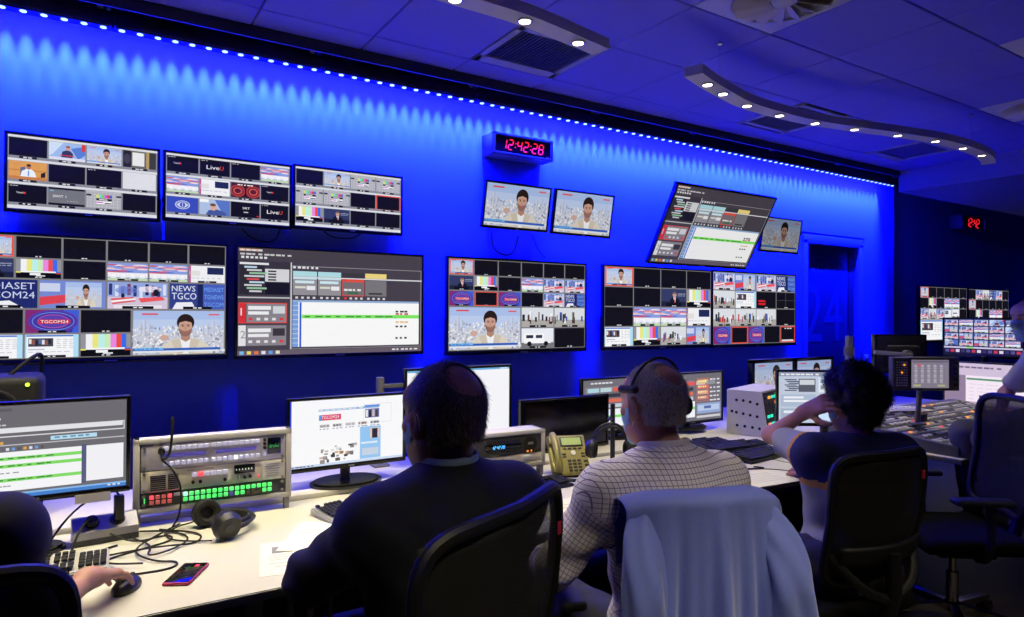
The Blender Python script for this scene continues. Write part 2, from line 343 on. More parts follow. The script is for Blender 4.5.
def t_grid(p, L):
    t_blk(p, L); p.rect(.48, 0, .03, 1, (70, 70, 76), L+1); p.rect(0, .48, 1, .03, (70, 70, 76), L+1)
def t_redmk(p, L): t_blk(p, L); p.rect(.1, .5, .36, .12, (214, 40, 50), L+1); p.rect(.1, .68, .36, .12, (214, 40, 50), L+1)
def t_presstud(p, L):
    p.rect(0, 0, 1, 1, (120, 140, 214), L); p.poly([(0, .6), (.4, .5), (.44, .78), (0, .9)], (226, 70, 84), L+1); p.rect(0, .1, .3, .3, (206, 214, 240), L+1)
    with p.sub(.38, .05, .56, .9): t_pres(p, L+2, 16, False, False)
def t_text(p, L): t_blk(p, L); p.rect(.1, .84, .8, .1, (220, 220, 226), L+1); p.words(.3, .1, .5, .07, (220, 220, 226), L+1, 3)
def tile(p, fn, x, y, w, h, L=2, red=False, cap=True, frame=None):
    with p.sub(x, y, w, h):
        fn(p, L)
        if cap: p.rect(.24, .9, .52, .1, (16, 16, 22), L+14); p.words(.42, .925, .18, .05, (226, 226, 230), L+15, 2)
        if red: p.frame(0, 0, 1, 1, (236, 84, 66), L+16, .045, .06)
        elif frame: p.frame(0, 0, 1, 1, frame, L+16, .02, .028)
# ---------------------------------------------------------------- screen layouts
SEP = (222, 224, 230); CAP = (140, 142, 152)
def scr_rows(p, rows, bg=SEP):
    """4 x 3 wall of sources with pale separator bars"""
    p.rect(0, 0, 1, 1, bg, 0)
    for j, row in enumerate(rows):
        y = .035+j*.318
        p.rect(0, y-.004, 1, .286, CAP, 1)
        for i, fn in enumerate(row):
            red = isinstance(fn, tuple); fn = fn[0] if red else fn
            with p.sub(.006+i*.249, y, .238, .245):
                fn(p, 2)
                if red: p.frame(-.02, -.03, 1.04, 1.12, (236, 84, 66), 16, .05, .07)
            p.rect(.07+i*.249, y+.248, .11, .03, (24, 24, 30), 4); p.words(.095+i*.249, y+.255, .06, .016, (226, 226, 232), 5, 2)
def scr_ua(p): scr_rows(p, [[t_blk, t_anchor, t_pres, t_door], [t_orange, t_blk, t_blk2, t_white], [t_talent, t_swit, t_tc, t_blk]])
def scr_ub(p): scr_rows(p, [[t_talent, t_live, t_blk2, t_sun], [t_sun, t_bright, t_fly, t_talent], [t_cbs, t_man, t_srt, t_live]])
def scr_uc(p): scr_rows(p, [[t_blk, t_pres, t_tc, t_tc], [t_tc, t_tc, t_blk, (t_blk,)], [t_bars, t_pod, t_blk, t_blk]])
GF = (128, 126, 130)
def grid_row(p, fns, x0, x1, y, h, red=(), cap=True):
    w = (x1-x0)/len(fns)
    for i, fn in enumerate(fns):
        p.rect(x0+i*w, y, w, h, GF, 1); tile(p, fn, x0+i*w+.004, y+.007, w-.008, h-.014, 2, i in red, cap)
def scr_t1(p):
    p.rect(0, 0, 1, 1, (14, 13, 18), 0)
    grid_row(p, [t_pres]+[t_blk]*5, 0, 1, 0, .18, (0,)); grid_row(p, [t_pod, t_bars, t_blk, t_sun, t_sun, t_bright], 0, 1, .18, .165)
    grid_row(p, [t_media, t_presstud, t_studio, t_media2], 0, 1, .345, .24)
    grid_row(p, [t_blk, t_tg, t_blk], 0, .6, .585, .2); grid_row(p, [t_page, t_page, t_bars], 0, .6, .785, .2)
    p.rect(.6, .585, .4, .4, GF, 1)
    with p.sub(.606, .594, .388, .382): t_pres(p, 2, 220)
def scr_t3(p):
    p.rect(0, 0, 1, 1, (14, 13, 18), 0)
    grid_row(p, [t_pres]+[t_blk]*5, 0, 1, 0, .175, (0,)); grid_row(p, [t_pod, t_bars, t_blk, t_sun, t_studio, t_studio], 0, 1, .175, .165); grid_row(p, [t_tg, t_blk, t_tg, t_blk, t_studio, t_media2], 0, 1, .34, .17, (1,))
    p.rect(0, .51, .5, .475, GF, 1)
    with p.sub(.006, .52, .488, .455): t_pres(p, 2, 220)
    grid_row(p, [lambda q, L: t_street(q, L, 1), lambda q, L: t_street(q, L, 2)], .5, 1, .51, .235); grid_row(p, [t_van, t_blk], .5, 1, .745, .24)
def scr_t4(p):
    p.rect(0, 0, 1, 1, (14, 13, 18), 0)
    for j, (r, red) in enumerate([([t_pres, t_blk, t_blk, t_blk], (0,)), ([t_blk, t_blk, t_pod, t_bars], ()), ([t_blk, t_sun, t_sun, t_bright], ()), ([t_page, t_bars, lambda q, L: t_street(q, L, 4), t_presstud], ())]): grid_row(p, r, 0, 1, j*.247, .247, red)
def scr_t5(p):
    p.rect(0, 0, 1, 1, (14, 13, 18), 0)
    st = lambda k: (lambda q, L: t_street(q, L, k))
    for j, (r, red) in enumerate([([t_studio, t_presstud, t_studio, t_media2], ()), ([st(9), t_page, t_redmk, t_grid], ()), ([st(5), st(6), st(7), t_blk], ()), ([t_tg, t_blk, t_tg, t_blk, t_text], (1, 4))]): grid_row(p, r, 0, 1, j*.247, .247, red, j != 3)
DG = (72, 66, 76); W_ = (238, 238, 240)
def scr_auto(p, green=True):
    """playout automation: dark tool area, clip players and a long white rundown with one green line"""
    p.rect(0, 0, 1, 1, DG, 0); p.rect(.005, .01, .1, .02, (240, 150, 60), 1); p.words(.01, .012, .11, .018, (216, 214, 218), 2, 4); p.words(.01, .05, .26, .016, (206, 204, 208), 1, 9)
    for i in range(6): p.rect(.015+.022*i, .078, .014, .02, (226, 226, 230), 1)
    p.rect(0, .12, .255, .32, (58, 53, 64), 1); p.rect(.008, .135, .14, .02, (228, 228, 232), 2); p.rect(.01, .16, .115, .27, (46, 43, 52), 2)
    for i in range(9): p.rect(.03+.012*(i % 3), .17+.028*i, .06+.012*((i*5) % 4), .017, [(190, 216, 236), (206, 206, 212), (150, 196, 160), (206, 206, 212), (222, 80, 80)][i % 5], 3)
    p.rect(.13, .19, .12, .12, (214, 214, 218), 2)
    for i in range(4): p.rect(.145, .205+.027*i, .04, .014, (40, 40, 50), 3)
    p.rect(.13, .32, .12, .11, (26, 24, 38), 2); p.rect(0, .455, .255, .012, (196, 196, 202), 2)
    for k, (y, c) in enumerate(((.51, (214, 50, 56)), (.72, (228, 228, 230)))):
        p.rect(.004, y, .035, .19, c, 2); p.text('12'[k], .014, y+.12, .07, W_ if k == 0 else (150, 150, 156), 3); p.rect(.042, y, .195, .19, (140, 134, 142), 2)
        if k == 0: p.frame(.004, y, .236, .19, (232, 70, 64), 5, .004, .008)
        p.rect(.05, y+.03, .11, .035, W_, 3); p.rect(.05, y+.08, .1, .03, W_, 3); p.rect(.17, y+.03, .06, .07, (60, 56, 64) if k else (210, 214, 220), 3)
        for i in range(5): p.rect(.052+.038*i, y+.14, .018, .024, (222, 60, 60) if i in (0, 4) and not (k and i == 0) else (226, 226, 230), 3)
    p.rect(.257, .12, .006, .83, (206, 206, 210), 3); p.words(.27, .155, .14, .02, (226, 226, 230), 2, 6)
    for i in range(4):
        x = .27+.13*i
        p.rect(x, .2, .124, .05, [(176, 220, 228), (176, 220, 228), (62, 58, 66), (238, 214, 130)][i], 2); p.rect(x, .27, .124, .16, [(150, 146, 152), (150, 146, 152), (120, 110, 116), (122, 120, 124)][i], 2)
        if i < 2: p.rect(x+.01, .29, .1, .026, (206, 232, 240), 3); p.rect(x+.01, .345, .055, .02, (220, 220, 206), 3); p.rect(x+.07, .34, .045, .04, (236, 236, 240), 3); p.rect(x, .262, .124, .015, (196, 226, 236), 3)
        if i == 2: p.rect(x, .262, .124, .03, (226, 80, 66), 3); p.frame(x, .262, .124, .17, (226, 80, 66), 4, .004, .008); p.words(x+.01, .36, .1, .02, (230, 230, 230), 4, 4); p.rect(x+.03, .39, .06, .02, (60, 110, 70), 4)
        if i == 3: p.rect(x+.02, .395, .08, .018, (60, 60, 64), 3)
        for k in range(4): p.rect(x+.012+.03*k, .445, .014, .02, (230, 60, 60) if (i == 2 and k == 0) else (214, 214, 218), 2)
    p.rect(.27, .252, .73, .012, (222, 222, 226), 3); p.frame(.262, .15, .735, .8, (160, 158, 164), 2, .003, .005)
    p.rect(.268, .49, .715, .44, (252, 252, 252), 2); p.rect(.268, .478, .715, .02, (150, 176, 214), 3); p.rect(.268, .49, .03, .44, (122, 162, 222), 3); p.rect(.304, .5, .01, .43, (50, 90, 220), 3)
    for i in range(9): p.rect(.268, .53+.045*i, .03, .004, (230, 236, 246), 4)
    if green: p.rect(.316, .62, .667, .035, (126, 232, 96), 4); p.words(.33, .632, .5, .012, (70, 130, 70), 5, 9)
    for i, y in enumerate((.575, .6, .685, .73, .85)): p.words(.84, y, .08, .018, [(40, 36, 40), (200, 60, 60), (236, 190, 140), (60, 60, 66)][i % 4], 5, 3)
    p.rect(0, .955, 1, .045, (104, 92, 104), 3)
    for i in range(6): p.rect(.01+.035*i, .96, .02, .03, [(120, 190, 230), (236, 214, 110), (230, 120, 70), (226, 226, 230), (100, 160, 230), (226, 226, 210)][i], 4)
    p.words(.82, .968, .16, .015, (230, 230, 234), 4, 6)
def scr_list(p):
    """the rundown editor: grey tool area over a white list with green rows"""
    p.rect(0, 0, 1, 1, (112, 110, 116), 0); p.rect(.01, .03, .4, .03, (96, 94, 100), 1); p.words(.22, .13, .14, .02, (236, 236, 240), 1, 4); p.words(.1, .2, .3, .016, (206, 206, 210), 1, 8)
    p.frame(.25, .24, .74, .1, (226, 226, 230), 1, .005, .012); p.rect(.26, .25, .72, .045, (232, 232, 236), 1); p.rect(.6, .36, .24, .045, (186, 224, 244), 2); p.words(.62, .37, .2, .018, (110, 150, 180), 3, 5); p.rect(.25, .42, .74, .012, (196, 196, 200), 1)
    for i in range(11): p.rect(.27+.028*i, .385 if i < 4 else .455, .016, .03, [(226, 226, 230), (120, 160, 220), (90, 90, 100), (230, 170, 70)][i % 4], 2)
    p.rect(.235, .31, .012, .2, (230, 150, 60), 2); p.rect(.235, .26, .012, .05, (214, 60, 60), 2); p.rect(.235, .51, .012, .05, (120, 200, 80), 2)
    for i in range(6): p.rect(.04, .5+.05*i, .12, .012, (200, 200, 204), 1)
    p.rect(.24, .5, .52, .42, (250, 250, 252), 2); p.rect(.785, .5, .2, .4, (246, 246, 250), 2); p.rect(.76, .48, .025, .44, (90, 96, 130), 2)
    for y in (.555, .635, .785): p.rect(.33, y, .43, .035, (132, 224, 104), 3); p.words(.345, y+.01, .28, .012, (60, 120, 60), 4, 6)
    p.words(.35, .72, .1, .012, (150, 150, 160), 3, 3); p.words(.35, .86, .06, .012, (150, 150, 160), 3, 3)
    p.rect(.32, .5, .006, .42, (196, 200, 210), 3); p.rect(0, .945, 1, .055, (70, 130, 206), 2); p.rect(0, .945, 1, .018, (140, 190, 240), 3); p.words(.9, .965, .08, .015, (240, 240, 240), 4, 3)
def scr_web(p):
    p.rect(0, 0, 1, 1, (253, 253, 254), 0); p.rect(0, 0, .012, 1, (60, 80, 230), 1)
    p.rect(.235, .145, .54, .03, (150, 180, 222), 1); p.words(.24, .152, .4, .014, (230, 236, 246), 2, 8); p.rect(.64, .125, .14, .03, (90, 150, 226), 2)
    p.rect(.24, .23, .19, .085, (226, 60, 96), 1); p.text('TGCOM24', .262, .295, .05, (250, 250, 252), 2, w=.15); p.rect(.24, .23, .02, .085, (90, 150, 226), 2)
    for i in range(5):
        c = [(160, 150, 150), (100, 96, 100), (180, 176, 172), (140, 90, 80), (110, 112, 116)][i]
        p.rect(.245+.112*i, .375, .085, .05, (222, 222, 226), 1); p.words(.25+.112*i, .385, .08, .03, c, 2, 3); p.words(.245+.112*i, .44, .09, .012, (120, 130, 160), 1, 3)
    p.rect(.645, .185, .13, .14, (110, 110, 170), 1)
    for i in range(4): p.rect(.65+.03*i, .2+.01*(i % 2), .022, .11, [(230, 230, 236), (40, 40, 50), (200, 190, 190), (70, 60, 70)][i], 2)
    p.frame(.63, .11, .26, .3, (206, 206, 212), 1, .002, .004)
    p.rect(.6, .46, .19, .5, (150, 200, 244), 1); p.rect(.69, .49, .09, .16, (226, 200, 190), 2); p.rect(.71, .5, .05, .15, (40, 40, 60), 3); p.rect(.61, .7, .15, .03, (226, 240, 250), 2); p.rect(.62, .8, .15, .11, (200, 214, 230), 2)
    r = random.Random(8)
    for i in range(34): p.rect(.24+r.uniform(0, .3), .7+r.uniform(0, .22), r.uniform(.015, .05), r.uniform(.02, .06), r.choice([(90, 84, 80), (190, 184, 180), (60, 60, 66), (214, 170, 130), (150, 140, 140), (230, 228, 226)]), 2)
    p.rect(0, .965, 1, .035, (206, 222, 244), 2); p.words(.01, .975, .2, .015, (70, 80, 110), 3, 6)
def scr_blank(p):
    p.rect(0, 0, 1, 1, (250, 250, 254), 0); p.rect(0, 0, 1, .025, (110, 180, 226), 1); p.rect(.9, .005, .08, .014, (230, 240, 250), 2); p.words(.84, .95, .13, .018, (110, 116, 150), 1, 5); p.rect(0, .985, 1, .015, (196, 206, 226), 1)
def scr_clips(p):
    p.rect(0, 0, 1, 1, (116, 112, 120), 0); p.words(.1, .05, .3, .03, (226, 226, 230), 1, 6); p.rect(.03, .14, .5, .1, (140, 136, 142), 1)
    for i in range(5): p.rect(.06+.17*i, .16, .15, .08, [(176, 216, 226), (190, 216, 222), (226, 96, 84), (206, 200, 190), (150, 150, 156)][i], 2)
    for j in range(3): p.rect(.06, .28+.1*j, .24, .07, (226, 226, 230), 1); p.rect(.32, .28+.1*j, .2, .07, [(60, 60, 70), (226, 110, 90), (200, 206, 214)][j], 1)
    p.rect(.05, .58, .5, .34, (244, 246, 250), 1); p.rect(.05, .58, .04, .34, (126, 166, 226), 2); p.rect(.09, .7, .46, .05, (130, 226, 104), 2)
    p.frame(.58, .1, .2, .5, (226, 110, 100), 1, .008, .01)
    for j in range(4): p.rect(.595, .13+.115*j, .17, .085, [(236, 190, 110), (226, 120, 96), (230, 170, 130), (206, 130, 120)][j], 2); p.words(.6, .15+.115*j, .15, .03, (250, 236, 190), 3, 4)
    for j in range(6): p.words(.8, .12+.09*j, .18, .03, (228, 228, 232), 1, 3)
    p.rect(.58, .64, .4, .22, (150, 170, 214), 1); p.rect(.6, .68, .36, .12, (190, 206, 236), 2); p.rect(.7, .7, .12, .06, (90, 110, 170), 3); p.rect(.58, .9, .4, .05, (210, 210, 214), 1)
def scr_edit(p):
    p.rect(0, 0, 1, 1, (196, 206, 224), 0); p.rect(0, 0, 1, .08, (140, 150, 176), 1); p.words(.02, .03, .4, .03, (240, 240, 244), 2, 8)
    for j in range(7): p.rect(.06+.02*(j % 3), .14+.035*j, .12, .02, (60, 66, 86), 1)
    p.rect(.2, .13, .17, .26, (92, 96, 110), 1); p.rect(.21, .15, .15, .1, (210, 214, 222), 2); p.rect(.4, .1, .5, .3, (226, 234, 246), 1)
    for i in range(4): p.rect(.42+.12*i, .14, .1, .07, [(130, 176, 230), (170, 206, 240), (130, 176, 230), (238, 210, 120)][i], 2); p.rect(.42+.12*i, .26, .1, .08, (150, 160, 180), 2)
    p.rect(.02, .44, .35, .24, (176, 190, 214), 1); p.rect(.05, .48, .2, .04, (240, 244, 250), 2); p.rect(.05, .55, .26, .04, (240, 244, 250), 2); p.rect(.02, .72, .35, .22, (166, 180, 206), 1); p.rect(.05, .76, .24, .05, (236, 240, 248), 2)
    p.rect(.4, .44, .57, .5, (206, 226, 252), 1); p.rect(.42, .5, .2, .14, (80, 130, 226), 2); p.rect(.45, .53, .14, .08, (206, 220, 246), 3); p.ell(.86, .84, .05, .07, (40, 50, 80), 3); p.rect(.66, .52, .24, .06, (170, 200, 244), 2)
def scr_mv16(p):
    p.rect(0, 0, 1, 1, (26, 22, 60), 0)
    fs = [t_studio, t_anchor, t_studio, t_sun, t_media2, t_presstud, t_studio, t_man]
    for j in range(4):
        for i in range(5): tile(p, fs[(i*3+j*5) % 8], .01+.196*i, .02+.19*j, .18, .165, 1, False, True)
    p.rect(0, .78, 1, .045, (214, 208, 240), 8); p.rect(.3, .78, .1, .045, (160, 226, 140), 9)
    for i in range(14): p.rect(.02+.07*i, .86, .05, .08, [(90, 84, 150), (200, 60, 90), (230, 220, 240), (60, 54, 110)][i % 4], 8)
def scr_pink(p):
    p.rect(0, 0, 1, 1, (250, 236, 248), 0); p.rect(0, 0, 1, .3, (214, 196, 220), 1); p.rect(0, .3, .26, .7, (150, 130, 156), 1); p.rect(.27, .36, .66, .045, (90, 150, 110), 2); p.words(.1, .08, .6, .04, (120, 100, 130), 2, 8)
    p.rect(.93, .32, .05, .6, (206, 214, 206), 2)
    for i in range(5): p.words(.3, .5+.09*i, .5, .015, (230, 206, 226), 2, 5)
    p.rect(0, .94, 1, .06, (190, 150, 200), 3)
    for i in range(9): p.rect(.02+.04*i, .955, .024, .03, [(236, 90, 90), (250, 250, 250), (240, 190, 90)][i % 3], 4)
def scr_touch(p):
    p.rect(0, 0, 1, 1, (150, 142, 160), 0); p.rect(.02, .03, .96, .06, (120, 112, 132), 1)
    for j in range(4):
        for i in range(5): p.ell(.12+.17*i, .22+.17*j, .045, .055, (196, 190, 206), 1, 10); p.rect(.08+.17*i, .29+.17*j, .09, .02, (214, 210, 222), 2)
    p.rect(.14, .14, .12, .09, (222, 110, 130), 3); p.rect(.05, .88, .2, .06, (206, 206, 150), 1); p.rect(.7, .88, .2, .06, (206, 206, 150), 1)
def scr_pres(p): t_pres(p, 0, 260)
def scr_twin(p): t_pres(p, 0, 160)
def scr_right(p):
    p.rect(0, 0, 1, 1, (14, 13, 18), 0)
    grid_row(p, [t_pres]+[t_blk]*5, 0, 1, 0, .2, (0,)); grid_row(p, [t_blk, t_bars, t_blk, t_sun, t_sun, t_blk], 0, 1, .2, .2); grid_row(p, [t_studio, t_street, t_studio, t_page, t_van, t_blk], 0, 1, .4, .2)
    p.rect(0, .6, .5, .39, GF, 1)
    with p.sub(.006, .61, .488, .37): t_page(p, 2)
    grid_row(p, [t_van, t_studio], .5, 1, .6, .39)
def scr_right2(p):
    p.rect(0, 0, 1, 1, (14, 13, 18), 0)
    grid_row(p, [t_blk, t_studio, t_street, t_media2, t_studio, t_blk], 0, 1, 0, .2); grid_row(p, [t_pres]+[t_blk]*5, 0, 1, .2, .2, (0,)); grid_row(p, [t_blk, t_bars, t_blk, t_sun, t_sun, t_blk], 0, 1, .4, .2, (4,)); grid_row(p, [t_tg, t_blk, t_page, t_van], 0, 1, .6, .39)
# ---------------------------------------------------------------- screens
def make_tv(name, label, cat, loc, W, H, paint, az=0., tilt=0., group=None, bez=.016, chin=.022, dep=.05, back=.07, bracket=.1, strength=.95, off=False):
    """flat screen; origin at the middle of the bezel face, facing local -y"""
    t = thing(name, label, cat, loc, 0, group, rot=(R_(tilt), 0, -R_(az)))
    m = MB(); fw, ch = bez, chin
    m.box((0, dep/2, H/2-fw/2), (W, dep, fw), bev=.004); m.box((0, dep/2, -H/2+ch/2), (W, dep, ch), bev=.004)
    m.box((-W/2+fw/2, dep/2, 0), (fw, dep, H-.004), bev=.004); m.box((W/2-fw/2, dep/2, 0), (fw, dep, H-.004), bev=.004)
    m.build('bezel', M_gloss, t)
    m = MB(); m.box((0, dep*.5+.008, 0), (W-.012, dep*.7, H-.012), bev=.006); m.box((0, dep+back/2-.01, -.02), (W*.62, back, H*.6), bev=.02); m.build('housing', M_black, t)
    if paint:
        p = Paint(W-2*fw, H-fw-ch); paint(p); p.build(t, 'screen', y=.006, strength=strength, z=(ch-fw)/2)
    else:
        m = MB(); m.box((0, .009, (ch-fw)/2), (W-2*fw, .004, H-fw-ch)); m.build('screen', mat('dark_screen_glass', (6, 6, 8), .12), t)
    m = MB(); m.box((.02*W, -.0006, -H/2+ch*.5), (.05*W, .001, ch*.28)); m.build('badge', M_alu, t)
    if bracket:
        m = MB(); m.box((0, dep+back+.004, 0), (.3, .012, .22), bev=.003)
        for x in (-.1, .1): m.box((x, dep+back+bracket*.45, 0), (.03, bracket*.9, .26), bev=.004)
        m.box((0, dep+back+bracket*.92, 0), (.34, .012, .14), bev=.003); m.build('wall_mount', M_grey, t)
    return t
def stand(t, zdesk, H, W, dep=.05, back=.07, r=.12, y=.0):
    """desk stand under a monitor; t's origin is zdesk above the desk"""
    m = MB(); y = dep+back*.6
    m.cyl((0, y, -zdesk+.02), (0, y, -H*.15), .022, n=14); m.box((0, y-.012, -H*.12), (.1, .03, .14), bev=.006); m.build('stand_neck', M_black, t)
    m = MB(); prof = [(r*math.cos(2*PI*k/28)*1.15, r*.8*math.sin(2*PI*k/28)) for k in range(28)]
    m.prism([(a, b+y-.02) for a, b in prof], -zdesk+.0005, -zdesk+.012, axis='z'); m.prism([(a*.9, b*.9+y-.02) for a, b in prof], -zdesk+.012, -zdesk+.02, axis='z'); m.build('stand_base', M_gloss, t)
# ---------------------------------------------------------------- camera, world, colour
cam = bpy.data.cameras.new('camera'); camo = bpy.data.objects.new('camera', cam); COL.objects.link(camo); S.camera = camo
cam.sensor_width = 36; cam.lens = 660/1024*36; cam.clip_start = .02
camo.location = (0, 0, 1.5)
camo.rotation_mode = 'QUATERNION'
camo.rotation_quaternion = (Matrix.Rotation(R_(-32.3), 4, 'Z') @ Matrix.Rotation(R_(90.45), 4, 'X') @ Matrix.Rotation(R_(.3), 4, 'Z')).to_quaternion()
S.view_settings.view_transform = 'Standard'; S.view_settings.look = 'None'; S.view_settings.gamma = 1; S.view_settings.use_curve_mapping = False
S.view_settings.exposure = 0
w = bpy.data.worlds.new('world'); S.world = w; w.use_nodes = True
w.node_tree.nodes['Background'].inputs[0].default_value = (.01, .012, .03, 1); w.node_tree.nodes['Background'].inputs[1].default_value = .3
S.cycles.max_bounces = 6; S.cycles.diffuse_bounces = 4; S.cycles.transparent_max_bounces = 8
S.cycles.sample_clamp_indirect = 6; S.cycles.use_denoising = True; S.cycles.caustics_reflective = False; S.cycles.caustics_refractive = False
# ---------------------------------------------------------------- the room
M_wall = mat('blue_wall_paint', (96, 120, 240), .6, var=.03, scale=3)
M_navy = mat('navy_wall_paint', (110, 145, 205), .7, var=.05, scale=3)
M_dark = mat('dark_wall_paint', (34, 36, 48), .8)
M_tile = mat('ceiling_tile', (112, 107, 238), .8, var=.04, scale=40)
M_cove = mat('black_cove_paint', (10, 10, 13), .85)
def floor_mat():
    m = mat('dark_wood_floor', (46, 38, 36), .4)
    nt = m.node_tree; b = nt.nodes['Principled BSDF']; tc = nt.nodes.new('ShaderNodeTexCoord'); br = nt.nodes.new('ShaderNodeTexBrick')
    br.inputs['Scale'].default_value = 1; br.inputs['Brick Width'].default_value = 1.2; br.inputs['Row Height'].default_value = .2; br.inputs['Mortar Size'].default_value = .004
    br.inputs['Color1'].default_value = (*lin((52, 42, 40)), 1); br.inputs['Color2'].default_value = (*lin((38, 31, 30)), 1); br.inputs['Mortar'].default_value = (*lin((14, 12, 12)), 1)
    nt.links.new(tc.outputs['Object'], br.inputs['Vector']); nt.links.new(br.outputs['Color'], b.inputs['Base Color'])
    return m
struct(MB().box((5, .85, -.05), (16.2, 7.9, .1)).build('floor', floor_mat(), smooth=0))
m = MB(); m.box((1.81, 4.5, 1.7), (9.62, .1, 3.4)); m.box((7.17, 4.5, 2.85), (1.1, .1, 1.1)); m.box((8.11, 4.5, 1.7), (.78, .1, 3.4)); struct(m.build('wall_back', M_wall, smooth=0))
struct(MB().box((10.7, 4.76, 1.7), (4.9, .1, 3.4)).build('wall_recess', M_navy, smooth=0))
struct(MB().box((-3.05, .85, 1.7), (.1, 7.9, 3.4)).build('wall_left', M_dark, smooth=0))
struct(MB().box((13.1, .85, 1.7), (.1, 7.9, 3.4)).build('wall_right', M_navy, smooth=0))
struct(MB().box((5, -3.05, 1.7), (16.2, .1, 3.4)).build('wall_front', M_dark, smooth=0))
GX, GY, GT = 2.5, 4.09, .602
VENTS = {(-1, 1), (3, 1), (6, 1), (0, 3), (5, 3), (3, 4)}
m = MB()
for c in range(-10, 8):
    for r in range(0, 12):
        if (c, r) in VENTS: continue
        x0, x1 = GX+c*GT, GX+(c+1)*GT; y1, y0 = GY-r*GT, GY-(r+1)*GT
        y1 = min(y1, 3.71); x1 = min(x1, 7.2)
        if x1-x0 < .05: continue
        m.box(((x0+x1)/2, (y0+y1)/2, 3.045), (x1-x0-.008, y1-y0-.008, .03), bev=.004, seg=1)
for c in range(-10, 9):
    if GX+c*GT < 7.2: m.box((GX+c*GT, .3, 3.058), (.024, 6.8, .03), mi=1)
for r in range(0, 12):
    if r: m.box((2.1, GY-r*GT, 3.058), (10.2, .024, .03), mi=1)
m.box((2.1, .35, 3.1), (10.2, 6.7, .04), mi=1)
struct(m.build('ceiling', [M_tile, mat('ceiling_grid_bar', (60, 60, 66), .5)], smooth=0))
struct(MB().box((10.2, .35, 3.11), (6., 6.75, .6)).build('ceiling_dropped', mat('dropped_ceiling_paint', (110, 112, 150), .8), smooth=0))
struct(MB().box((5, 4.2, 3.42), (16.2, 1.2, .06)).build('ceiling_cove', M_cove, smooth=0))
struct(MB().box((2.1, 3.72, 3.175), (10.2, .014, .41)).build('trim_1', mat('ceiling_edge_trim', (40, 40, 46), .6), smooth=0))
struct(MB().box((2.7, 4.35, 3.25), (11.5, .05, .32)).build('trim_2', M_cove, smooth=0))
struct(MB().box((2.7, 4.437, .05), (11.4, .012, .1)).build('baseboard_back', M_dark, smooth=0))
# door with its frosted glass leaf
d = struct(bpy.data.objects.new('door_1', None)); COL.objects.link(d); d.location = (6.65, 4.45, 0)
M_frame = mat('blue_door_frame', (96, 116, 200), .45)
m = MB(); m.box((-.02, -.005, 1.17), (.08, .05, 2.34), bev=.004); m.box((1.07, -.005, 1.17), (.08, .05, 2.34), bev=.004); m.box((.525, -.005, 2.35), (1.17, .05, .1), bev=.004); m.box((.525, -.008, 2.43), (1.3, .016, .012)); m.box((.52, .155, 1.17), (1.1, .012, 2.36)); m.box((1.035, .08, 1.16), (.012, .15, 2.3)); m.box((.015, .08, 1.16), (.012, .15, 2.3)); m.build('frame', M_frame, d)
m = MB(); m.box((.46, .045, 1.15), (.86, .02, 2.28), bev=.004); m.build('leaf', mat('dark_blue_glass', (30, 42, 84), .3), d)
m = MB(); m.box((.965, .05, 1.15), (.11, .03, 2.28), bev=.004); m.build('stile', mat('door_stile', (26, 30, 60), .5), d)
def lettering(mb, t, x, z, h, y, w=None, mi=0):
    co, fs, tw = text_tris(t); kx = h if w is None else w/tw
    vs = [mb.bm.verts.new((x+a*kx, y, z+b*h)) for a, b in co]
    for f in fs:
        try: mb.bm.faces.new([vs[i] for i in f]).material_index = mi
        except ValueError: pass
m = MB(); lettering(m, 'NEWS', .06, 1.98, .2, .0335, .76); lettering(m, '24', .05, 1.2, .66, .0335, .72); m.build('lettering', mat('door_vinyl', (46, 64, 122), .4), d)
m = MB(); m.tube([(.93, -.01, .95), (.93, -.01, 1.25)], .012); m.cyl((.93, -.01, .97), (.93, .04, .97), .008); m.cyl((.93, -.01, 1.23), (.93, .04, 1.23), .008); m.build('handle', M_chrome, d)
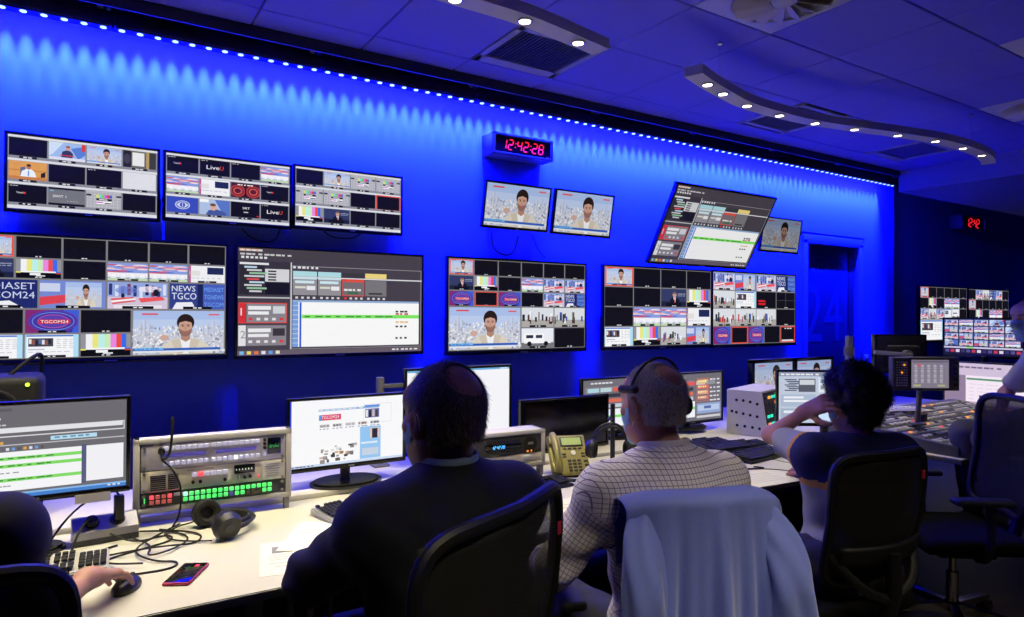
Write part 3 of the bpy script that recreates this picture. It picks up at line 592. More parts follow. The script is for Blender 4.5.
# ---------------------------------------------------------------- LED battens over the wall
M_led = mat('blue_led_lens', (120, 150, 255), .3, emit=(110, 140, 255), es=5.)
LED_COL = (.0034, .0092, 1.)
LED_W = 560.; LED_A = 105.
over = ['beyond the first upper television', 'over the television with the orange picture', 'over the televisions with test cards', 'just before the red digit clock', 'right over the red digit clock', 'just past the red digit clock', 'over the tilted television', 'over the dark glass door']
leds = MB(); leds.cyl((0, 0, 0), (0, 0, .008), .0165, .013, n=14); leds.ell((0, 0, 0), (.015, .015, .005), n=12)
lens0 = None
for k in range(8):
    x0 = -1.08+1.15*k
    t = thing('led_batten', 'LED batten with blue lamps '+over[k], 'light', (x0, 4.25, 3.055), 0, 'blue LED battens along the wall')
    m = MB(); m.box((.575, 0, .045), (1.14, .07, .06), bev=.006); m.box((.575, .0, .012), (1.12, .05, .012)); m.build('housing', M_black2, t)
    for x in (.2, .95): m = MB(); m.prism([(-.035, .074), (.035, .074), (.035, .185), (.02, .185), (.02, .086), (-.035, .086)], x-.015, x+.015, axis='x'); m.build('bracket', M_black2, t)
    m = MB(); m.box((1.09, -.02, .125), (.03, .03, .05), bev=.003); m.build('plug', mat('grey_plug', (150, 150, 160), .5), t)
    m = MB(); m.box((1.09, -.037, .112), (.022, .004, .018)); m.build('plug_collar', mat('orange_collar', (226, 130, 60), .5), t)
    m = MB(); m.box((1.13, -.02, .12), (.022, .03, .045), bev=.003); m.build('socket', mat('blue_socket', (50, 70, 180), .5), t)
    A = bpy.data.lights.new('led_wash', 'AREA'); A.shape = 'RECTANGLE'; A.size = 1.12; A.size_y = .03; A.energy = LED_A; A.color = (.003, .0028, 1.)
    ao = bpy.data.objects.new('led_wash', A); COL.objects.link(ao); ao.parent = t; ao.location = (.575, 0, -.012); ao.rotation_euler = (R_(48), 0, 0)
    for i in range(13):
        p = (.044+.0885*i, 0, .002)
        if lens0 is None: lens0 = leds.build('led_lens', M_led, t, loc=p)
        else: share(lens0, t, p)
        L = bpy.data.lights.new('led_beam', 'SPOT'); L.energy = LED_W; L.color = LED_COL; L.spot_size = R_(104); L.spot_blend = 1.; L.shadow_soft_size = .004
        lo = bpy.data.objects.new('led_beam', L); COL.objects.link(lo); lo.parent = t; lo.location = (p[0], 0, -.008); lo.rotation_euler = (R_(32), 0, 0); lo.scale = (.25, 1, 1)
# pipe and cables in the cove
t = thing('lighting_pipe', 'black pipe the blue LED battens hang from under the cove', 'pipe', (0, 4.12, 3.22))
m = MB(); m.cyl((-1.5, 0, 0), (8.4, 0, 0), .024, n=14); m.build('tube', M_black2, t)
for x in (-.6, 1.9, 4.4, 6.9): m = MB(); m.cyl((x, 0, 0), (x, 0, .19), .008); m.box((x, 0, .0), (.04, .06, .06), bev=.004); m.build('hanger', M_black, t)
r = random.Random(3)
for k in range(7):
    x = -.5+1.15*k
    m = MB(); m.tube([(x, 4.05, 3.17), (x+.1, 4.03, 3.24), (x+.35, 4.05, 3.15+r.uniform(0, .05)), (x+.7, 4.04, 3.22), (x+1.0, 4.06, 3.16)], .009, smooth=2)
    tag(m.build('hanging_cable', M_rubber), 'black power cable above the LED batten '+over[k], 'cable', 'cables above the LED battens')
# ---------------------------------------------------------------- ceiling grilles, diffusers
def grille(c, r, label, solid=False, full=False):
    x0, y1 = GX+c*GT, GY-r*GT; cx, cy = x0+GT/2, y1-GT/2
    t = thing('air_vent', label, 'vent', (cx, cy, 3.03), 0, 'ceiling air vents')
    w = .59; m = MB()
    h = .59
    for s in (-1, 1): m.box((0, s*(h/2-.045), .004), (w, .09 if not full else .04, .012), bev=.003); m.box((s*(w/2-.02), 0, .004), (.04, h, .012), bev=.003)
    m.build('frame', mat('vent_frame', (150, 148, 160), .5), t)
    m = MB(); m.box((0, 0, .05), (w-.02, h-.02, .01)); m.build('duct_plate', M_black2, t)
    if solid:
        m = MB(); m.box((0, 0, .012), (w-.07, h-.1, .01)); m.build('filter_panel', mat('filter_panel', (54, 52, 66), .8), t)
    else:
        m = MB(); n = 22
        for k in range(n):
            M = Matrix.Translation((-w/2+.045+(w-.09)*k/(n-1), 0, .012)) @ Matrix.Rotation(R_(38), 4, 'Y'); m.box((0, 0, 0), (.003, h-.12 if not full else h-.07, .022), M)
        m.build('slats', mat('vent_slat', (96, 96, 112), .5), t)
grille(-1, 1, 'slatted ceiling vent by the end of the shorter curved lamp')
grille(3, 1, 'slatted ceiling vent above the long curved lamp', full=True)
grille(6, 1, 'flat dark ceiling vent near the dropped ceiling', solid=True)
def swirl(c, r, label):
    cx, cy = GX+(c+.5)*GT, GY-(r+.5)*GT
    t = thing('ceiling_diffuser', label, 'vent', (cx, cy, 3.03), 0, 'round swirl ceiling diffusers')
    m = MB(); m.box((0, 0, .006), (.594, .594, .012), bev=.003); m.build('plate', mat('diffuser_plate', (196, 194, 200), .5), t)
    m = MB(); n = 36
    for k in range(16):
        a = 2*PI*k/16; M = Matrix.Rotation(a, 4, 'Z') @ Matrix.Translation((.155, 0, -.012)) @ Matrix.Rotation(R_(32), 4, 'X')
        m.prism([(-.085, -.018), (.085, -.034), (.085, .034), (-.085, .018)], -.0015, .0015, M=M, axis='z')
    m.build('vane', mat('diffuser_vane', (206, 200, 196), .5), t)
    m = MB(); m.cyl((0, 0, -.022), (0, 0, 0), .055, .07, n=24); m.build('hub', mat('diffuser_plate', 0), t)
    m = MB(); m.tube([(.25*math.cos(2*PI*k/40), .25*math.sin(2*PI*k/40), -.004) for k in range(40)], .008, closed=True); m.build('ring', mat('diffuser_plate', 0), t)
swirl(0, 3, 'round swirl diffuser beside the hung end of the long curved lamp')
swirl(5, 3, 'round swirl diffuser above the far end of the long curved lamp')
swirl(3, 4, 'round swirl diffuser at the ceiling corner, mostly out of view')
# ---------------------------------------------------------------- wavy hanging lamps
M_lens = mat('warm_lamp_lens', (255, 240, 214), .3, emit=(255, 238, 206), es=9.)
M_rail = mat('lamp_rail', (214, 208, 198), .45, .2)
def wave_lamp(label, path, spots, energy=30., wires=(), cone=78):
    t = thing('wave_lamp', label, 'lamp', (path[0][0], path[0][1], 2.75), 0, 'wavy hanging spot lamps')
    x0, y0 = path[0]; P = [Vector((a-x0, b-y0, 0)) for a, b in path]
    q = [P[0]]
    for i in range(len(P)-1):
        p0, p1, p2, p3 = P[max(i-1, 0)], P[i], P[i+1], P[min(i+2, len(P)-1)]
        for k in range(1, 7):
            s = k/6; q.append(.5*((2*p1)+(p2-p0)*s+(2*p0-5*p1+4*p2-p3)*s*s+(3*p1-p0-3*p2+p3)*s**3))
    m = MB(); m.sweep(q, [(-.05, 0), (.05, 0), (.05, .05), (-.05, .05)]); m.build('rail', M_rail, t)
    for sx, sy in spots:
        a = (sx-x0, sy-y0)
        m = MB(); m.tube([(a[0]+.03*math.cos(2*PI*k/20), a[1]+.03*math.sin(2*PI*k/20), -.003) for k in range(20)], .005, closed=True, n=6); s = m.build('spot_ring', M_chrome, t)
        m = MB(); m.cyl((a[0], a[1], -.004), (a[0], a[1], .001), .024, n=18); m.build('spot_lens', M_lens, s)
        L = bpy.data.lights.new('spot_beam', 'SPOT'); L.energy = energy; L.color = (1., .88, .56); L.spot_size = R_(cone); L.spot_blend = .8; L.shadow_soft_size = .03
        lo = bpy.data.objects.new('spot_beam', L); COL.objects.link(lo); lo.parent = t; lo.location = (a[0], a[1], -.02)
    for wx, wy in wires: m = MB(); m.cyl((wx-x0, wy-y0, .05), (wx-x0, wy-y0, .28), .0015, n=6); m.cyl((wx-x0, wy-y0, .05), (wx-x0, wy-y0, .066), .006); m.cyl((wx-x0, wy-y0, .265), (wx-x0, wy-y0, .28), .012); m.build('suspension_wire', M_chrome, t)
    return t
LP = [(2.63, 2.40), (2.79, 2.455), (2.95, 2.50), (3.27, 2.575), (3.61, 2.59), (3.95, 2.572), (4.30, 2.51), (4.69, 2.43), (5.07, 2.365), (5.45, 2.352), (5.81, 2.378), (6.07, 2.44), (6.2, 2.49)]
LS = [(2.80, 2.455), (2.99, 2.51), (3.28, 2.575), (3.61, 2.59), (3.95, 2.57), (4.30, 2.51), (4.69, 2.43), (5.07, 2.365), (5.45, 2.352), (5.81, 2.378)]
PE = 40.
wave_lamp('long wavy hanging lamp with a row of small warm spots', LP, LS, 28., [(2.95, 2.5), (5.6, 2.36)], 66)
LQ = [(-1.75, 2.4), (-1.4, 2.5), (-1.0, 2.59), (-.6, 2.57), (-.2, 2.5), (.2, 2.42), (.6, 2.36), (.95, 2.33), (1.2, 2.335), (1.54, 2.345), (1.87, 2.40), (2.03, 2.43)]
LT = [(-1.4, 2.5), (-1.0, 2.59), (-.6, 2.57), (-.2, 2.5), (.2, 2.42), (.6, 2.36), (1.2, 2.335), (1.54, 2.345), (1.87, 2.40)]
wave_lamp('shorter stretch of wavy lamp ending above the slatted ceiling vent', LQ, LT, 62., [(-1.2, 2.55), (1.0, 2.33)])
# third lamp of this kind, added out of view as fill on the operators' backs
wave_lamp('added wavy fill lamp behind the operators, out of view', [(a-2.4, b-2.35) for a, b in LP], [(a-2.4, b-2.35) for a, b in LS], 50., [(.6, .15), (3.2, .01)])
# ---------------------------------------------------------------- clocks
M_digit = mat('red_led_digit', (255, 40, 50), .4, emit=(255, 34, 48), es=1.2)
SEG = {'0': 'abcdef', '1': 'bc', '2': 'abged', '3': 'abgcd', '4': 'fgbc', '5': 'afgcd', '6': 'afgedc', '7': 'abc', '8': 'abcdefg', '9': 'abcdfg'}
def digits(mb, txt, x, z, h, y):
    w = h*.52; t = h*.12; sl = .16
    def bar(x0, z0, x1, z1):
        M = Matrix(((1, 0, sl, 0), (0, 1, 0, 0), (0, 0, 1, 0), (0, 0, 0, 1)))
        if abs(x1-x0) > abs(z1-z0): P = [(x0+t*.3, z0), (x0+t*.8, z0-t/2), (x1-t*.8, z0-t/2), (x1-t*.3, z0), (x1-t*.8, z0+t/2), (x0+t*.8, z0+t/2)]
        else: P = [(x0, z0+t*.3), (x0+t/2, z0+t*.8), (x0+t/2, z1-t*.8), (x0, z1-t*.3), (x0-t/2, z1-t*.8), (x0-t/2, z0+t*.8)]
        mb.prism([(a+sl*b, b) for a, b in [(p[0], p[1]) for p in P]], y-.002, y, M=None)
    cx = x
    for ch in txt:
        if ch == ':':
            for dz in (-.2, .2): mb.cyl((cx+h*.05+sl*dz*h, y-.002, z+dz*h), (cx+h*.05+sl*dz*h, y, z+dz*h), t*.55, n=10)
            cx += h*.3; continue
        a, b = cx, cx+w; zt, zm, zb = h/2, 0, -h/2
        segs = {'a': (a, zt, b, zt), 'g': (a, 0, b, 0), 'd': (a, zb, b, zb), 'f': (a, 0, a, zt), 'b': (b, 0, b, zt), 'e': (a, zb, a, 0), 'c': (b, zb, b, 0)}
        for q in SEG[ch]:
            s = segs[q]; bar(s[0], s[1]+z, s[2], s[3]+z)
        cx += w+h*.27
def clock(label, loc, W, H, dep, txt, dh, x0):
    t = thing('wall_clock', label, 'clock', loc)
    m = MB(); m.box((0, dep/2+.006, 0), (W, dep, H), bev=.004); m.build('case', mat('clock_case', (140, 142, 156), .45, .3), t)
    m = MB(); fw = .02
    for s in (-1, 1): m.box((0, 0, s*(H/2-fw/2)), (W, .02, fw), bev=.003); m.box((s*(W/2-fw/2), 0, 0), (fw, .02, H), bev=.003)
    m.build('rim', M_alu, t)
    m = MB(); m.box((0, .004, 0), (W-2*fw, .006, H-2*fw)); m.build('face', mat('clock_face', (20, 4, 8), .25), t)
    m = MB(); digits(m, txt, x0, 0, dh, 0); m.build('digit_display', M_digit, t, smooth=0)
    m = MB(); m.box((W*.42, 0, -H*.32), (W*.05, .003, .008)); m.build('badge', M_alu, t)
clock('long wall clock with red digits high on the blue wall', (2.806, 4.285, 2.797), .555, .165, .155, '12:42:28', .075, -.195)
clock('small wall clock with red digits on the dark recessed wall', (10.85, 4.55, 2.86), .72, .2, .15, '12:42', .12, -.2)
# ---------------------------------------------------------------- wall televisions
KW = dict(dep=.04, back=.028, bracket=.02)
GU = 'upper row of wall televisions'; GLo = 'lower row of wall televisions'; GS = 'small presenter televisions'
make_tv('television', 'wall television of three by four pictures, orange newsreader picture at its edge', 'television', (-.047, 4.35, 2.237), .727, .428, scr_ua, group=GU, **KW)
make_tv('television', 'wall television of small pictures with a white eye emblem on blue', 'television', (.70, 4.35, 2.244), .738, .416, scr_ub, group=GU, **KW)
make_tv('television', 'wall television of small pictures with grey test cards', 'television', (1.455, 4.35, 2.254), .76, .42, scr_uc, group=GU, **KW)
make_tv('television', 'large wall multi-picture television cut by the frame, presenter in its bottom corner', 'television', (.055, 4.352, 1.566), 1.275, .705, scr_t1, group=GLo, **KW)
make_tv('television', 'large wall television with grey playout software and one green line', 'television', (1.366, 4.352, 1.564), 1.27, .712, scr_auto, group=GLo, **KW)
make_tv('television', 'large wall multi-picture television under the two small presenter televisions', 'television', (2.84, 4.352, 1.557), 1.31, .735, scr_t3, group=GLo, **KW)
make_tv('television', 'large wall television of four by four pictures below the tilted television', 'television', (4.357, 4.352, 1.559), 1.365, .742, scr_t4, group=GLo, **KW)
make_tv('television', 'large wall multi-picture television nearest the dark glass door', 'television', (5.70, 4.352, 1.557), 1.32, .755, scr_t5, group=GLo, **KW)
KS = dict(dep=.035, back=.035, bracket=.06, strength=.8)
make_tv('television', 'small tilted television showing the presenter, right under the red digit clock', 'television', (2.73, 4.24, 2.315), .60, .352, scr_pres, tilt=11, group=GS, **KS)
make_tv('television', 'small tilted television showing the presenter, second from the red digit clock', 'television', (3.375, 4.24, 2.315), .61, .362, scr_pres, tilt=10, group=GS, **KS)
make_tv('television', 'small dim television showing the presenter, beside the tilted large television', 'television', (5.95, 4.24, 2.315), .63, .358, scr_pres, tilt=9, group=GS, dep=.035, back=.035, bracket=.06, strength=.34)
make_tv('television', 'large television tilted steeply down, grey playout software with a pink band', 'television', (4.70, 4.03, 2.262), 1.30, .735, scr_auto, tilt=28.5, dep=.045, back=.04, bracket=.16, strength=.8)
make_tv('television', 'far multi-picture television on the dark wall, behind the touch panel', 'television', (9.90, 4.5, 1.524), 1.32, .765, scr_right, group='far televisions on the dark wall', dep=.05, back=.05, bracket=.1)
make_tv('television', 'farthest multi-picture television on the dark wall, partly behind the shaved head', 'television', (11.25, 4.5, 1.52), 1.32, .765, scr_right2, group='far televisions on the dark wall', dep=.05, back=.05, bracket=.1)
def wall_cable(pts, label): m = MB(); m.tube(pts, .004, smooth=2, n=6); tag(m.build('wall_cable', M_black2), label, 'cable', 'cables under the wall televisions')
wall_cable([(2.6, 4.42, 2.13), (2.62, 4.42, 1.98), (2.8, 4.42, 1.95), (2.85, 4.42, 2.12)], 'black cable loop under the small television below the clock')
wall_cable([(2.98, 4.42, 2.14), (3.05, 4.42, 2.0), (3.12, 4.42, 1.96)], 'black cable hanging between the two small presenter televisions')
wall_cable([(.78, 4.44, 2.03), (.85, 4.43, 1.96), (.98, 4.43, 1.95), (1.02, 4.44, 2.05)], 'dark cable loop between the upper and lower television rows')
wall_cable([(1.3, 4.44, 2.05), (1.36, 4.44, 2.01), (1.5, 4.44, 2.01), (1.56, 4.44, 2.05)], 'dark cable sagging under the television with grey test cards')
t = thing('light_switch', 'small white wall switch beside the glass door', 'switch', (7.87, 4.443, .99)); m = MB(); m.box((0, 0, 0), (.085, .012, .085), bev=.003); m.build('plate', M_white, t); m = MB(); m.box((0, -.008, 0), (.04, .006, .05), bev=.002); m.build('rocker', M_white, t)
# ---------------------------------------------------------------- the desks
ZD = .72
t = thing('desk', 'long white desk with a raised rear shelf facing the wall of televisions', 'desk', (0, 0, 0))
def worktop(parent, poly, z1, th=.028, name='worktop'):
    m = MB(); m.prism(poly, z1-th, z1, axis='z'); bmesh.ops.bevel(m.bm, geom=list(m.bm.edges), offset=.003, segments=2, affect='EDGES')
    for f in m.bm.faces:
        if abs(f.normal.z) < .5: f.material_index = 1
    return m.build(name, [M_desk, M_deskedge], parent)
worktop(t, [(-1.7, 1.95), (3.1, 1.92), (3.1, 3.25), (-1.7, 3.25)], ZD)
m = MB(); m.box((.7, 3.02, ZD+.011), (4.8, .46, .022), bev=.003); m.build('rear_shelf', M_desk, t)
m = MB(); m.box((.7, 3.2, .36), (4.7, .018, .66)); m.build('modesty_panel', M_dgrey, t)
for x in (-1.6, .42, 1.42, 2.98):
    m = MB(); m.box((x, 2.6, .68), (.05, 1.1, .024), bev=.003); m.box((x, 2.15, .35), (.05, .05, .66), bev=.004); m.box((x, 3.05, .35), (.05, .05, .66), bev=.004); m.box((x, 2.6, .02), (.06, 1.1, .04), bev=.004); m.build('leg_frame', M_grey, t)
for x in (.5, .56, .62): m = MB(); m.cyl((x, 2.02, .02), (x, 2.02, .69), .009, n=10); m.build('cable_rod', M_grey, t)
t = thing('desk', 'wide grey-edged control desk carrying the mixer in the far half of the room', 'desk', (0, 0, 0))
worktop(t, [(3.11, 1.92), (3.97, 1.90), (3.97, 1.72), (4.25, 1.72), (4.25, 1.22), (5.3, 1.22), (5.3, 1.72), (6.6, 1.72), (6.6, 3.75), (3.11, 3.75)], ZD)
for x, y in ((3.2, 2.1), (3.2, 3.65), (4.4, 3.65), (5.2, 1.32), (6.5, 1.85), (6.5, 3.65)): m = MB(); m.box((x, y, .346), (.06, .06, .69), bev=.004); m.build('leg', M_grey, t)
m = MB(); m.box((4.9, 3.7, .36), (3.4, .018, .66)); m.build('modesty_panel', M_black2, t)
# ---------------------------------------------------------------- monitors on the desks
KM = dict(dep=.03, back=.04, bracket=0, bez=.013, chin=.02)
GM = 'desk monitors'
def mon(label, loc, W, H, paint, zb, az=0, r=.12, **k):
    kk = dict(KM); kk.update(k); t = make_tv('monitor', label, 'monitor', loc, W, H, paint, az=az, group=GM, **kk)
    stand(t, loc[2]-zb, H, W, kk['dep'], kk['back'], r); return t
ZS = ZD+.022
mon('desk monitor showing a white list with green rows, nearest corner of the desk', (-.17, 2.6, 1.052), .555, .325, scr_list, ZD, r=.085)
mon('desk monitor showing a mostly white news web page', (.955, 2.85, .976), .535, .318, scr_web, ZS, r=.14)
mon('desk monitor with a blank white page behind the bald crown', (1.59, 3.0, 1.03), .615, .395, scr_blank, ZS)
mon('switched-off black monitor behind the desk phone', (2.215, 2.93, .893), .61, .295, None, ZS)
mon('wide desk monitor beyond the headphone stand, first of the playout pair', (2.73, 3.065, .945), .605, .345, scr_clips, ZS)
mon('wide desk monitor behind the checked shirt man, second of the playout pair', (3.36, 3.065, .945), .605, .345, scr_clips, ZS)
mon('desk monitor in front of the man with curly hair, pale blue editing screen', (3.67, 2.297, 1.01), .614, .332, scr_edit, ZD, az=32.3, r=.1)
GT2 = 'paired presenter monitors behind the rack'
for k, lab in ((0, 'black monitor with the presenter, beside the rack with round holes'), (1, 'black monitor with the presenter, half behind the curly hair')):
    t = make_tv('monitor', lab, 'monitor', (4.68+.55*k, 3.4, .975), .545, .335, scr_twin, group=GT2, dep=.05, back=.06, bracket=0, bez=.03, chin=.035, strength=.7); stand(t, .975-ZD, .335, .545, .05, .06, .1)
mon('upper monitor of blue tinted pictures at the far end of the mixer', (6.25, 2.56, 1.321), .594, .333, scr_mv16, ZD, az=88, r=.1, strength=.9)
mon('lower monitor with a pinkish white page at the far end of the mixer', (5.98, 2.42, .952), .62, .36, scr_pink, ZD, az=88, r=.09)
# monitor seen from behind on a pole arm
t = make_tv('monitor', 'black monitor seen from behind on an arm clamped to the steel pole', 'monitor', (4.755, 2.47, 1.235), .36, .27, None, az=212, group=None, dep=.05, back=.06, bracket=0)
m = MB(); m.tube([(0, .1, 0), (0, .16, .0), (.27, .2, .02)], .013); m.cyl((0, .1, 0), (0, .14, 0), .03); m.build('arm_mount', M_alu, t)
t = thing('monitor_pole', 'bare steel pole standing on the mixer desk', 'pole', (4.457, 2.64, ZD)); m = MB(); m.cyl((0, 0, 0), (0, 0, .635), .024, n=18); m.build('tube', M_alu, t); m = MB(); m.cyl((0, 0, .0005), (0, 0, .02), .06, n=22); m.build('foot', M_grey, t); m = MB(); m.cyl((0, 0, .50), (0, 0, .56), .034, n=18); m.box((.035, -.0, .53), (.03, .02, .04), bev=.003); m.build('clamp', M_grey, t)
t = thing('monitor_pole', 'thin grey pole behind the web page monitor', 'pole', (1.2, 3.12, ZS)); m = MB(); m.box((0, 0, .22), (.035, .03, .44), bev=.006); m.build('tube', M_grey, t); m = MB(); m.box((.16, -.01, .395), (.3, .012, .022), bev=.003); m.build('arm', M_grey, t); m = MB(); m.box((0, 0, .006), (.08, .08, .012), bev=.003); m.build('foot', M_grey, t)
# ---------------------------------------------------------------- black loudspeaker behind the first monitor
t = thing('loudspeaker', 'black loudspeaker with a green lamp behind the first desk monitor', 'speaker', (-.33, 3.1, ZS))
m = MB(); m.box((0, 0, .26), (.34, .24, .52), bev=.03, seg=4); m.build('cabinet', M_black2, t)
m = MB(); m.cyl((0, -.121, .36), (0, -.132, .36), .115, .12, n=32); m.tube([(.118*math.cos(2*PI*k/32), -.13, .36+.118*math.sin(2*PI*k/32)) for k in range(32)], .008, closed=True); m.build('woofer', M_rubber, t)
m = MB(); m.cyl((0, -.121, .12), (0, -.13, .12), .05, n=24); m.build('tweeter', M_rubber, t)
m = MB(); m.cyl((.125, -.121, .49), (.125, -.124, .49), .007, n=10); m.build('lamp', mat('green_lamp', (180, 255, 60), .4, emit=(190, 255, 60), es=2.), t)
m = MB(); m.tube([(.06, .0, .515), (.12, .02, .575), (.16, .06, .60), (.155, .1, .52)], .007, smooth=2); m.build('cable', M_rubber, t)
# ---------------------------------------------------------------- intercom rack frames
B_lav = mat('key_lavender', (196, 196, 226), .4, emit=(190, 190, 230), es=.35); B_red = mat('key_red', (230, 80, 90), .4, emit=(255, 70, 86), es=.9)
B_grn = mat('key_green', (90, 220, 120), .4, emit=(80, 232, 116), es=.75); B_mint = mat('key_mint', (170, 250, 220), .4, emit=(170, 255, 220), es=1.); B_dim = mat('key_dim', (70, 58, 50), .5); B_pk = mat('key_dull_red', (180, 90, 90), .5, emit=(190, 80, 80), es=.35)
B_blue = mat('key_blue', (60, 60, 150), .5, emit=(60, 60, 160), es=.3); B_wht = mat('key_white', (230, 236, 250), .4, emit=(230, 240, 255), es=1.); M_lcd = mat('lcd_black', (10, 16, 14), .2); M_lcdg = mat('lcd_green', (60, 150, 90), .3, emit=(50, 150, 90), es=.7)
def rackframe(t, W, H, D, legs=.045):
    m = MB(); f = .022
    for s in (-1, 1): m.box((s*(W/2-f/2), D/2, H/2), (f, D, H), bev=.003); m.box((0, D/2, H/2+s*(H/2-f/2)), (W, D, f), bev=.003)
    m.build('frame', M_lgrey, t)
    for s in (-1, 1): m = MB(); m.box((s*(W/2-.016), .025, -legs/2), (.018, .035, legs)); m.build('leg', M_grey, t)
    m = MB(); m.box((0, D-.01, H/2), (W-.03, .012, H-.03)); m.build('back_plate', M_dgrey, t)
def keycap(): m = MB(); m.box((0, 0, 0), (.0155, .008, .0155), bev=.002, seg=1); return m
_key = {}
def key(parent, mt, loc, sc=1.):
    if mt.name not in _key: _key[mt.name] = keycap().build('push_button', mt, parent, loc=loc); o = _key[mt.name]
    else: o = share(_key[mt.name], parent, loc)
    o.scale = (sc, 1, sc); return o
W, H = .55, .272
t = thing('intercom_rack', 'grey rack of lit buttons with a gooseneck microphone in front of the headphones', 'rack', (.395, 2.715, ZD+.0456), R_(0), rot=(R_(0), 0, R_(-3)))
rackframe(t, W, H, .06)
def panel(t, name, z0, z1, mt, W=.5): m = MB(); m.box((0, .012, (z0+z1)/2), (W, .02, z1-z0-.002), bev=.002); return m.build(name, mt, t)
pu = panel(t, 'intercom_panel', .155, .249, mat('panel_silver', (212, 208, 218), .4, .3, var=.04)); pm = panel(t, 'monitor_panel', .075, .155, M_cream); pl = panel(t, 'key_panel', .024, .075, M_dgrey)
for s in (-1, 1):
    for z in (.24, .165, .146, .084, .066, .033): m = MB(); m.cyl((s*.24, .003, z), (s*.24, -.002, z), .006, n=10); m.build('screw', M_grey, t)
for row, z in ((0, .234), (1, .178)):
    for i in range(17):
        key(pu, (B_wht if (row, i) == (1, 12) else B_lav), (-.172+.0195*i+(.006 if i > 7 else 0), -.002, z), .95)
m = MB()
for x0 in (-.18, -.0): m.box((x0+.07, .001, .206), (.145, .004, .014), bev=.001)
m.build('label_strip', mat('label_strip', (104, 96, 190), .5, emit=(96, 86, 210), es=.25), pu)
for z in (.236, .221, .206): m = MB(); m.cyl((.172, .004, z), (.172, -.01, z), .006, n=12); m.build('knob', M_black, pu)
m = MB(); m.box((.208, 0, .21), (.05, .006, .064), bev=.002); m.build('display', M_lcd, pu); m = MB(); lettering(m, 'drake', .188, .203, .014, -.0036, .038); m.build('display_text', M_lcdg, pu)
for k, z in enumerate((.19, .178)): key(pu, B_lav, (.172, -.002, z), .7)
m = MB()
for i in range(8): m.box((-.195, .0005, .085+.0072*i), (.05, .003, .003)); m.box((-.145, .0005, .085+.0072*i), (.035, .003, .003))
m.build('vent_slots', M_black2, pm)
for i in range(6): key(pm, B_red if i == 1 else B_lav, (-.075+.021*i, -.002, .128), 1.05)
m = MB(); m.box((.1, 0, .13), (.075, .006, .034), bev=.002); m.build('display', M_lcd, pm)
for i in range(6): m = MB(); m.box((.07+.011*i, -.004, .13), (.003, .002, .006)); m.build('display_mark', mat('lcd_mark', (200, 210, 200), .4, emit=(190, 210, 190), es=.5), pm)
for x, z, mt_ in ((-.08, .1, M_black2), (-.055, .1, M_black2), (.03, .098, M_black2), (.1, .098, M_black2), (.08, .102, M_alu), (.12, .1, M_black2)): m = MB(); m.cyl((x, .004, z), (x, -.008, z), .006, n=12); m.build('knob', mt_, pm)
m = MB(); m.cyl((.15, .004, .098), (.15, -.002, .098), .004, n=8); m.build('lamp', B_red, pm)
m = MB(); lettering(m, 'AUDIO MONITORING', -.1, .1425, .005, .0015, .09); m.build('lettering', M_ink, pm)
m = MB(); m.box((.2, .0, .116), (.07, .003, .066)); m.build('paper_note', M_paper, pm)
m = MB()
for i in range(6): m.box((.2+.004*(i % 2), -.002, .094+.009*i), (.05, .0006, .002))
m.build('note_writing', M_ink2, pm)
for r_ in range(2):
    for i in range(16): key(pl, B_mint if (r_, i) == (0, 0) else B_blue if (r_, i) == (1, 8) else B_dim if (r_ and i in (11, 12, 13)) else B_grn, (-.105+.0198*i, -.002, .06-.019*r_), .95)
    for i in range(4): key(pl, B_red if (r_ == 0 and i in (0, 3)) else B_pk, (-.215+.0195*i, -.002, .06-.019*r_), .9)
m = MB(); m.box((-.128, .0, .062), (.03, .004, .012), bev=.001); m.build('label_strip', mat('label_lilac', (170, 166, 190), .5), pl)
m = MB(); m.box((-.238, .0, .05), (.004, .003, .018)); m.build('lamp', B_grn, pl)
m = MB(); m.cyl((-.185, 0, .228), (-.185, -.03, .228), .012, n=14); m.build('microphone_socket', M_black, pu)
m = MB(); m.tube([(-.185, -.03, .228), (-.185, -.05, .205), (-.165, -.055, .21), (-.155, -.055, .25), (-.152, -.055, .33)], .0045, smooth=3); m.ell((-.152, -.055, .34), (.007, .007, .018), n=10); m.build('gooseneck_microphone', M_rubber, t)
m = MB(); m.tube([(-.185, -.03, .2), (-.15, -.06, .17), (-.12, -.06, .1), (-.125, -.06, .0), (-.15, -.07, -.038)], .0035, smooth=3); m.build('microphone_cable', M_rubber, t)
# second, smaller rack
t = thing('intercom_rack', 'small grey rack with a blue digit display beside the desk phone', 'rack', (1.60, 2.63, ZD+.0506), R_(-3))
W2, H2 = .5, .175; rackframe(t, W2, H2, .12, .05)
p1 = panel(t, 'audio_panel', .065, .152, M_dgrey, .455); p2 = panel(t, 'blank_panel', .024, .064, M_cream, .455)
m = MB(); m.box((.02, 0, .107), (.2, .006, .024), bev=.002); m.build('display', M_lcd, p1)
m = MB(); digits(m, '12 42 28'.replace(' ', ':'), -.06, .107, .013, -.004); m.build('display_digits', mat('blue_digit', (90, 190, 255), .4, emit=(80, 180, 255), es=1.4), p1, smooth=0)
for r_ in range(2):
    for i in range(11): m = MB(); m.cyl((-.06+.016*i, .003, .133 if r_ == 0 else .084), (-.06+.016*i, -.006, .133 if r_ == 0 else .084), .0055, n=10); m.build('knob', M_black, p1)
m = MB(); m.cyl((.165, .003, .108), (.165, -.002, .108), .036, n=24); m.build('loudspeaker_grille', M_black2, p1); m = MB(); m.box((.165, -.003, .112), (.03, .002, .012), bev=.002); m.build('badge', M_alu, p1)
for i in range(2): m = MB(); m.cyl((.15+.02*i, .003, .076), (.15+.02*i, -.003, .076), .004, n=8); m.build('lamp', mat('orange_lamp', (255, 150, 40), .4, emit=(255, 150, 40), es=1.5), p1)
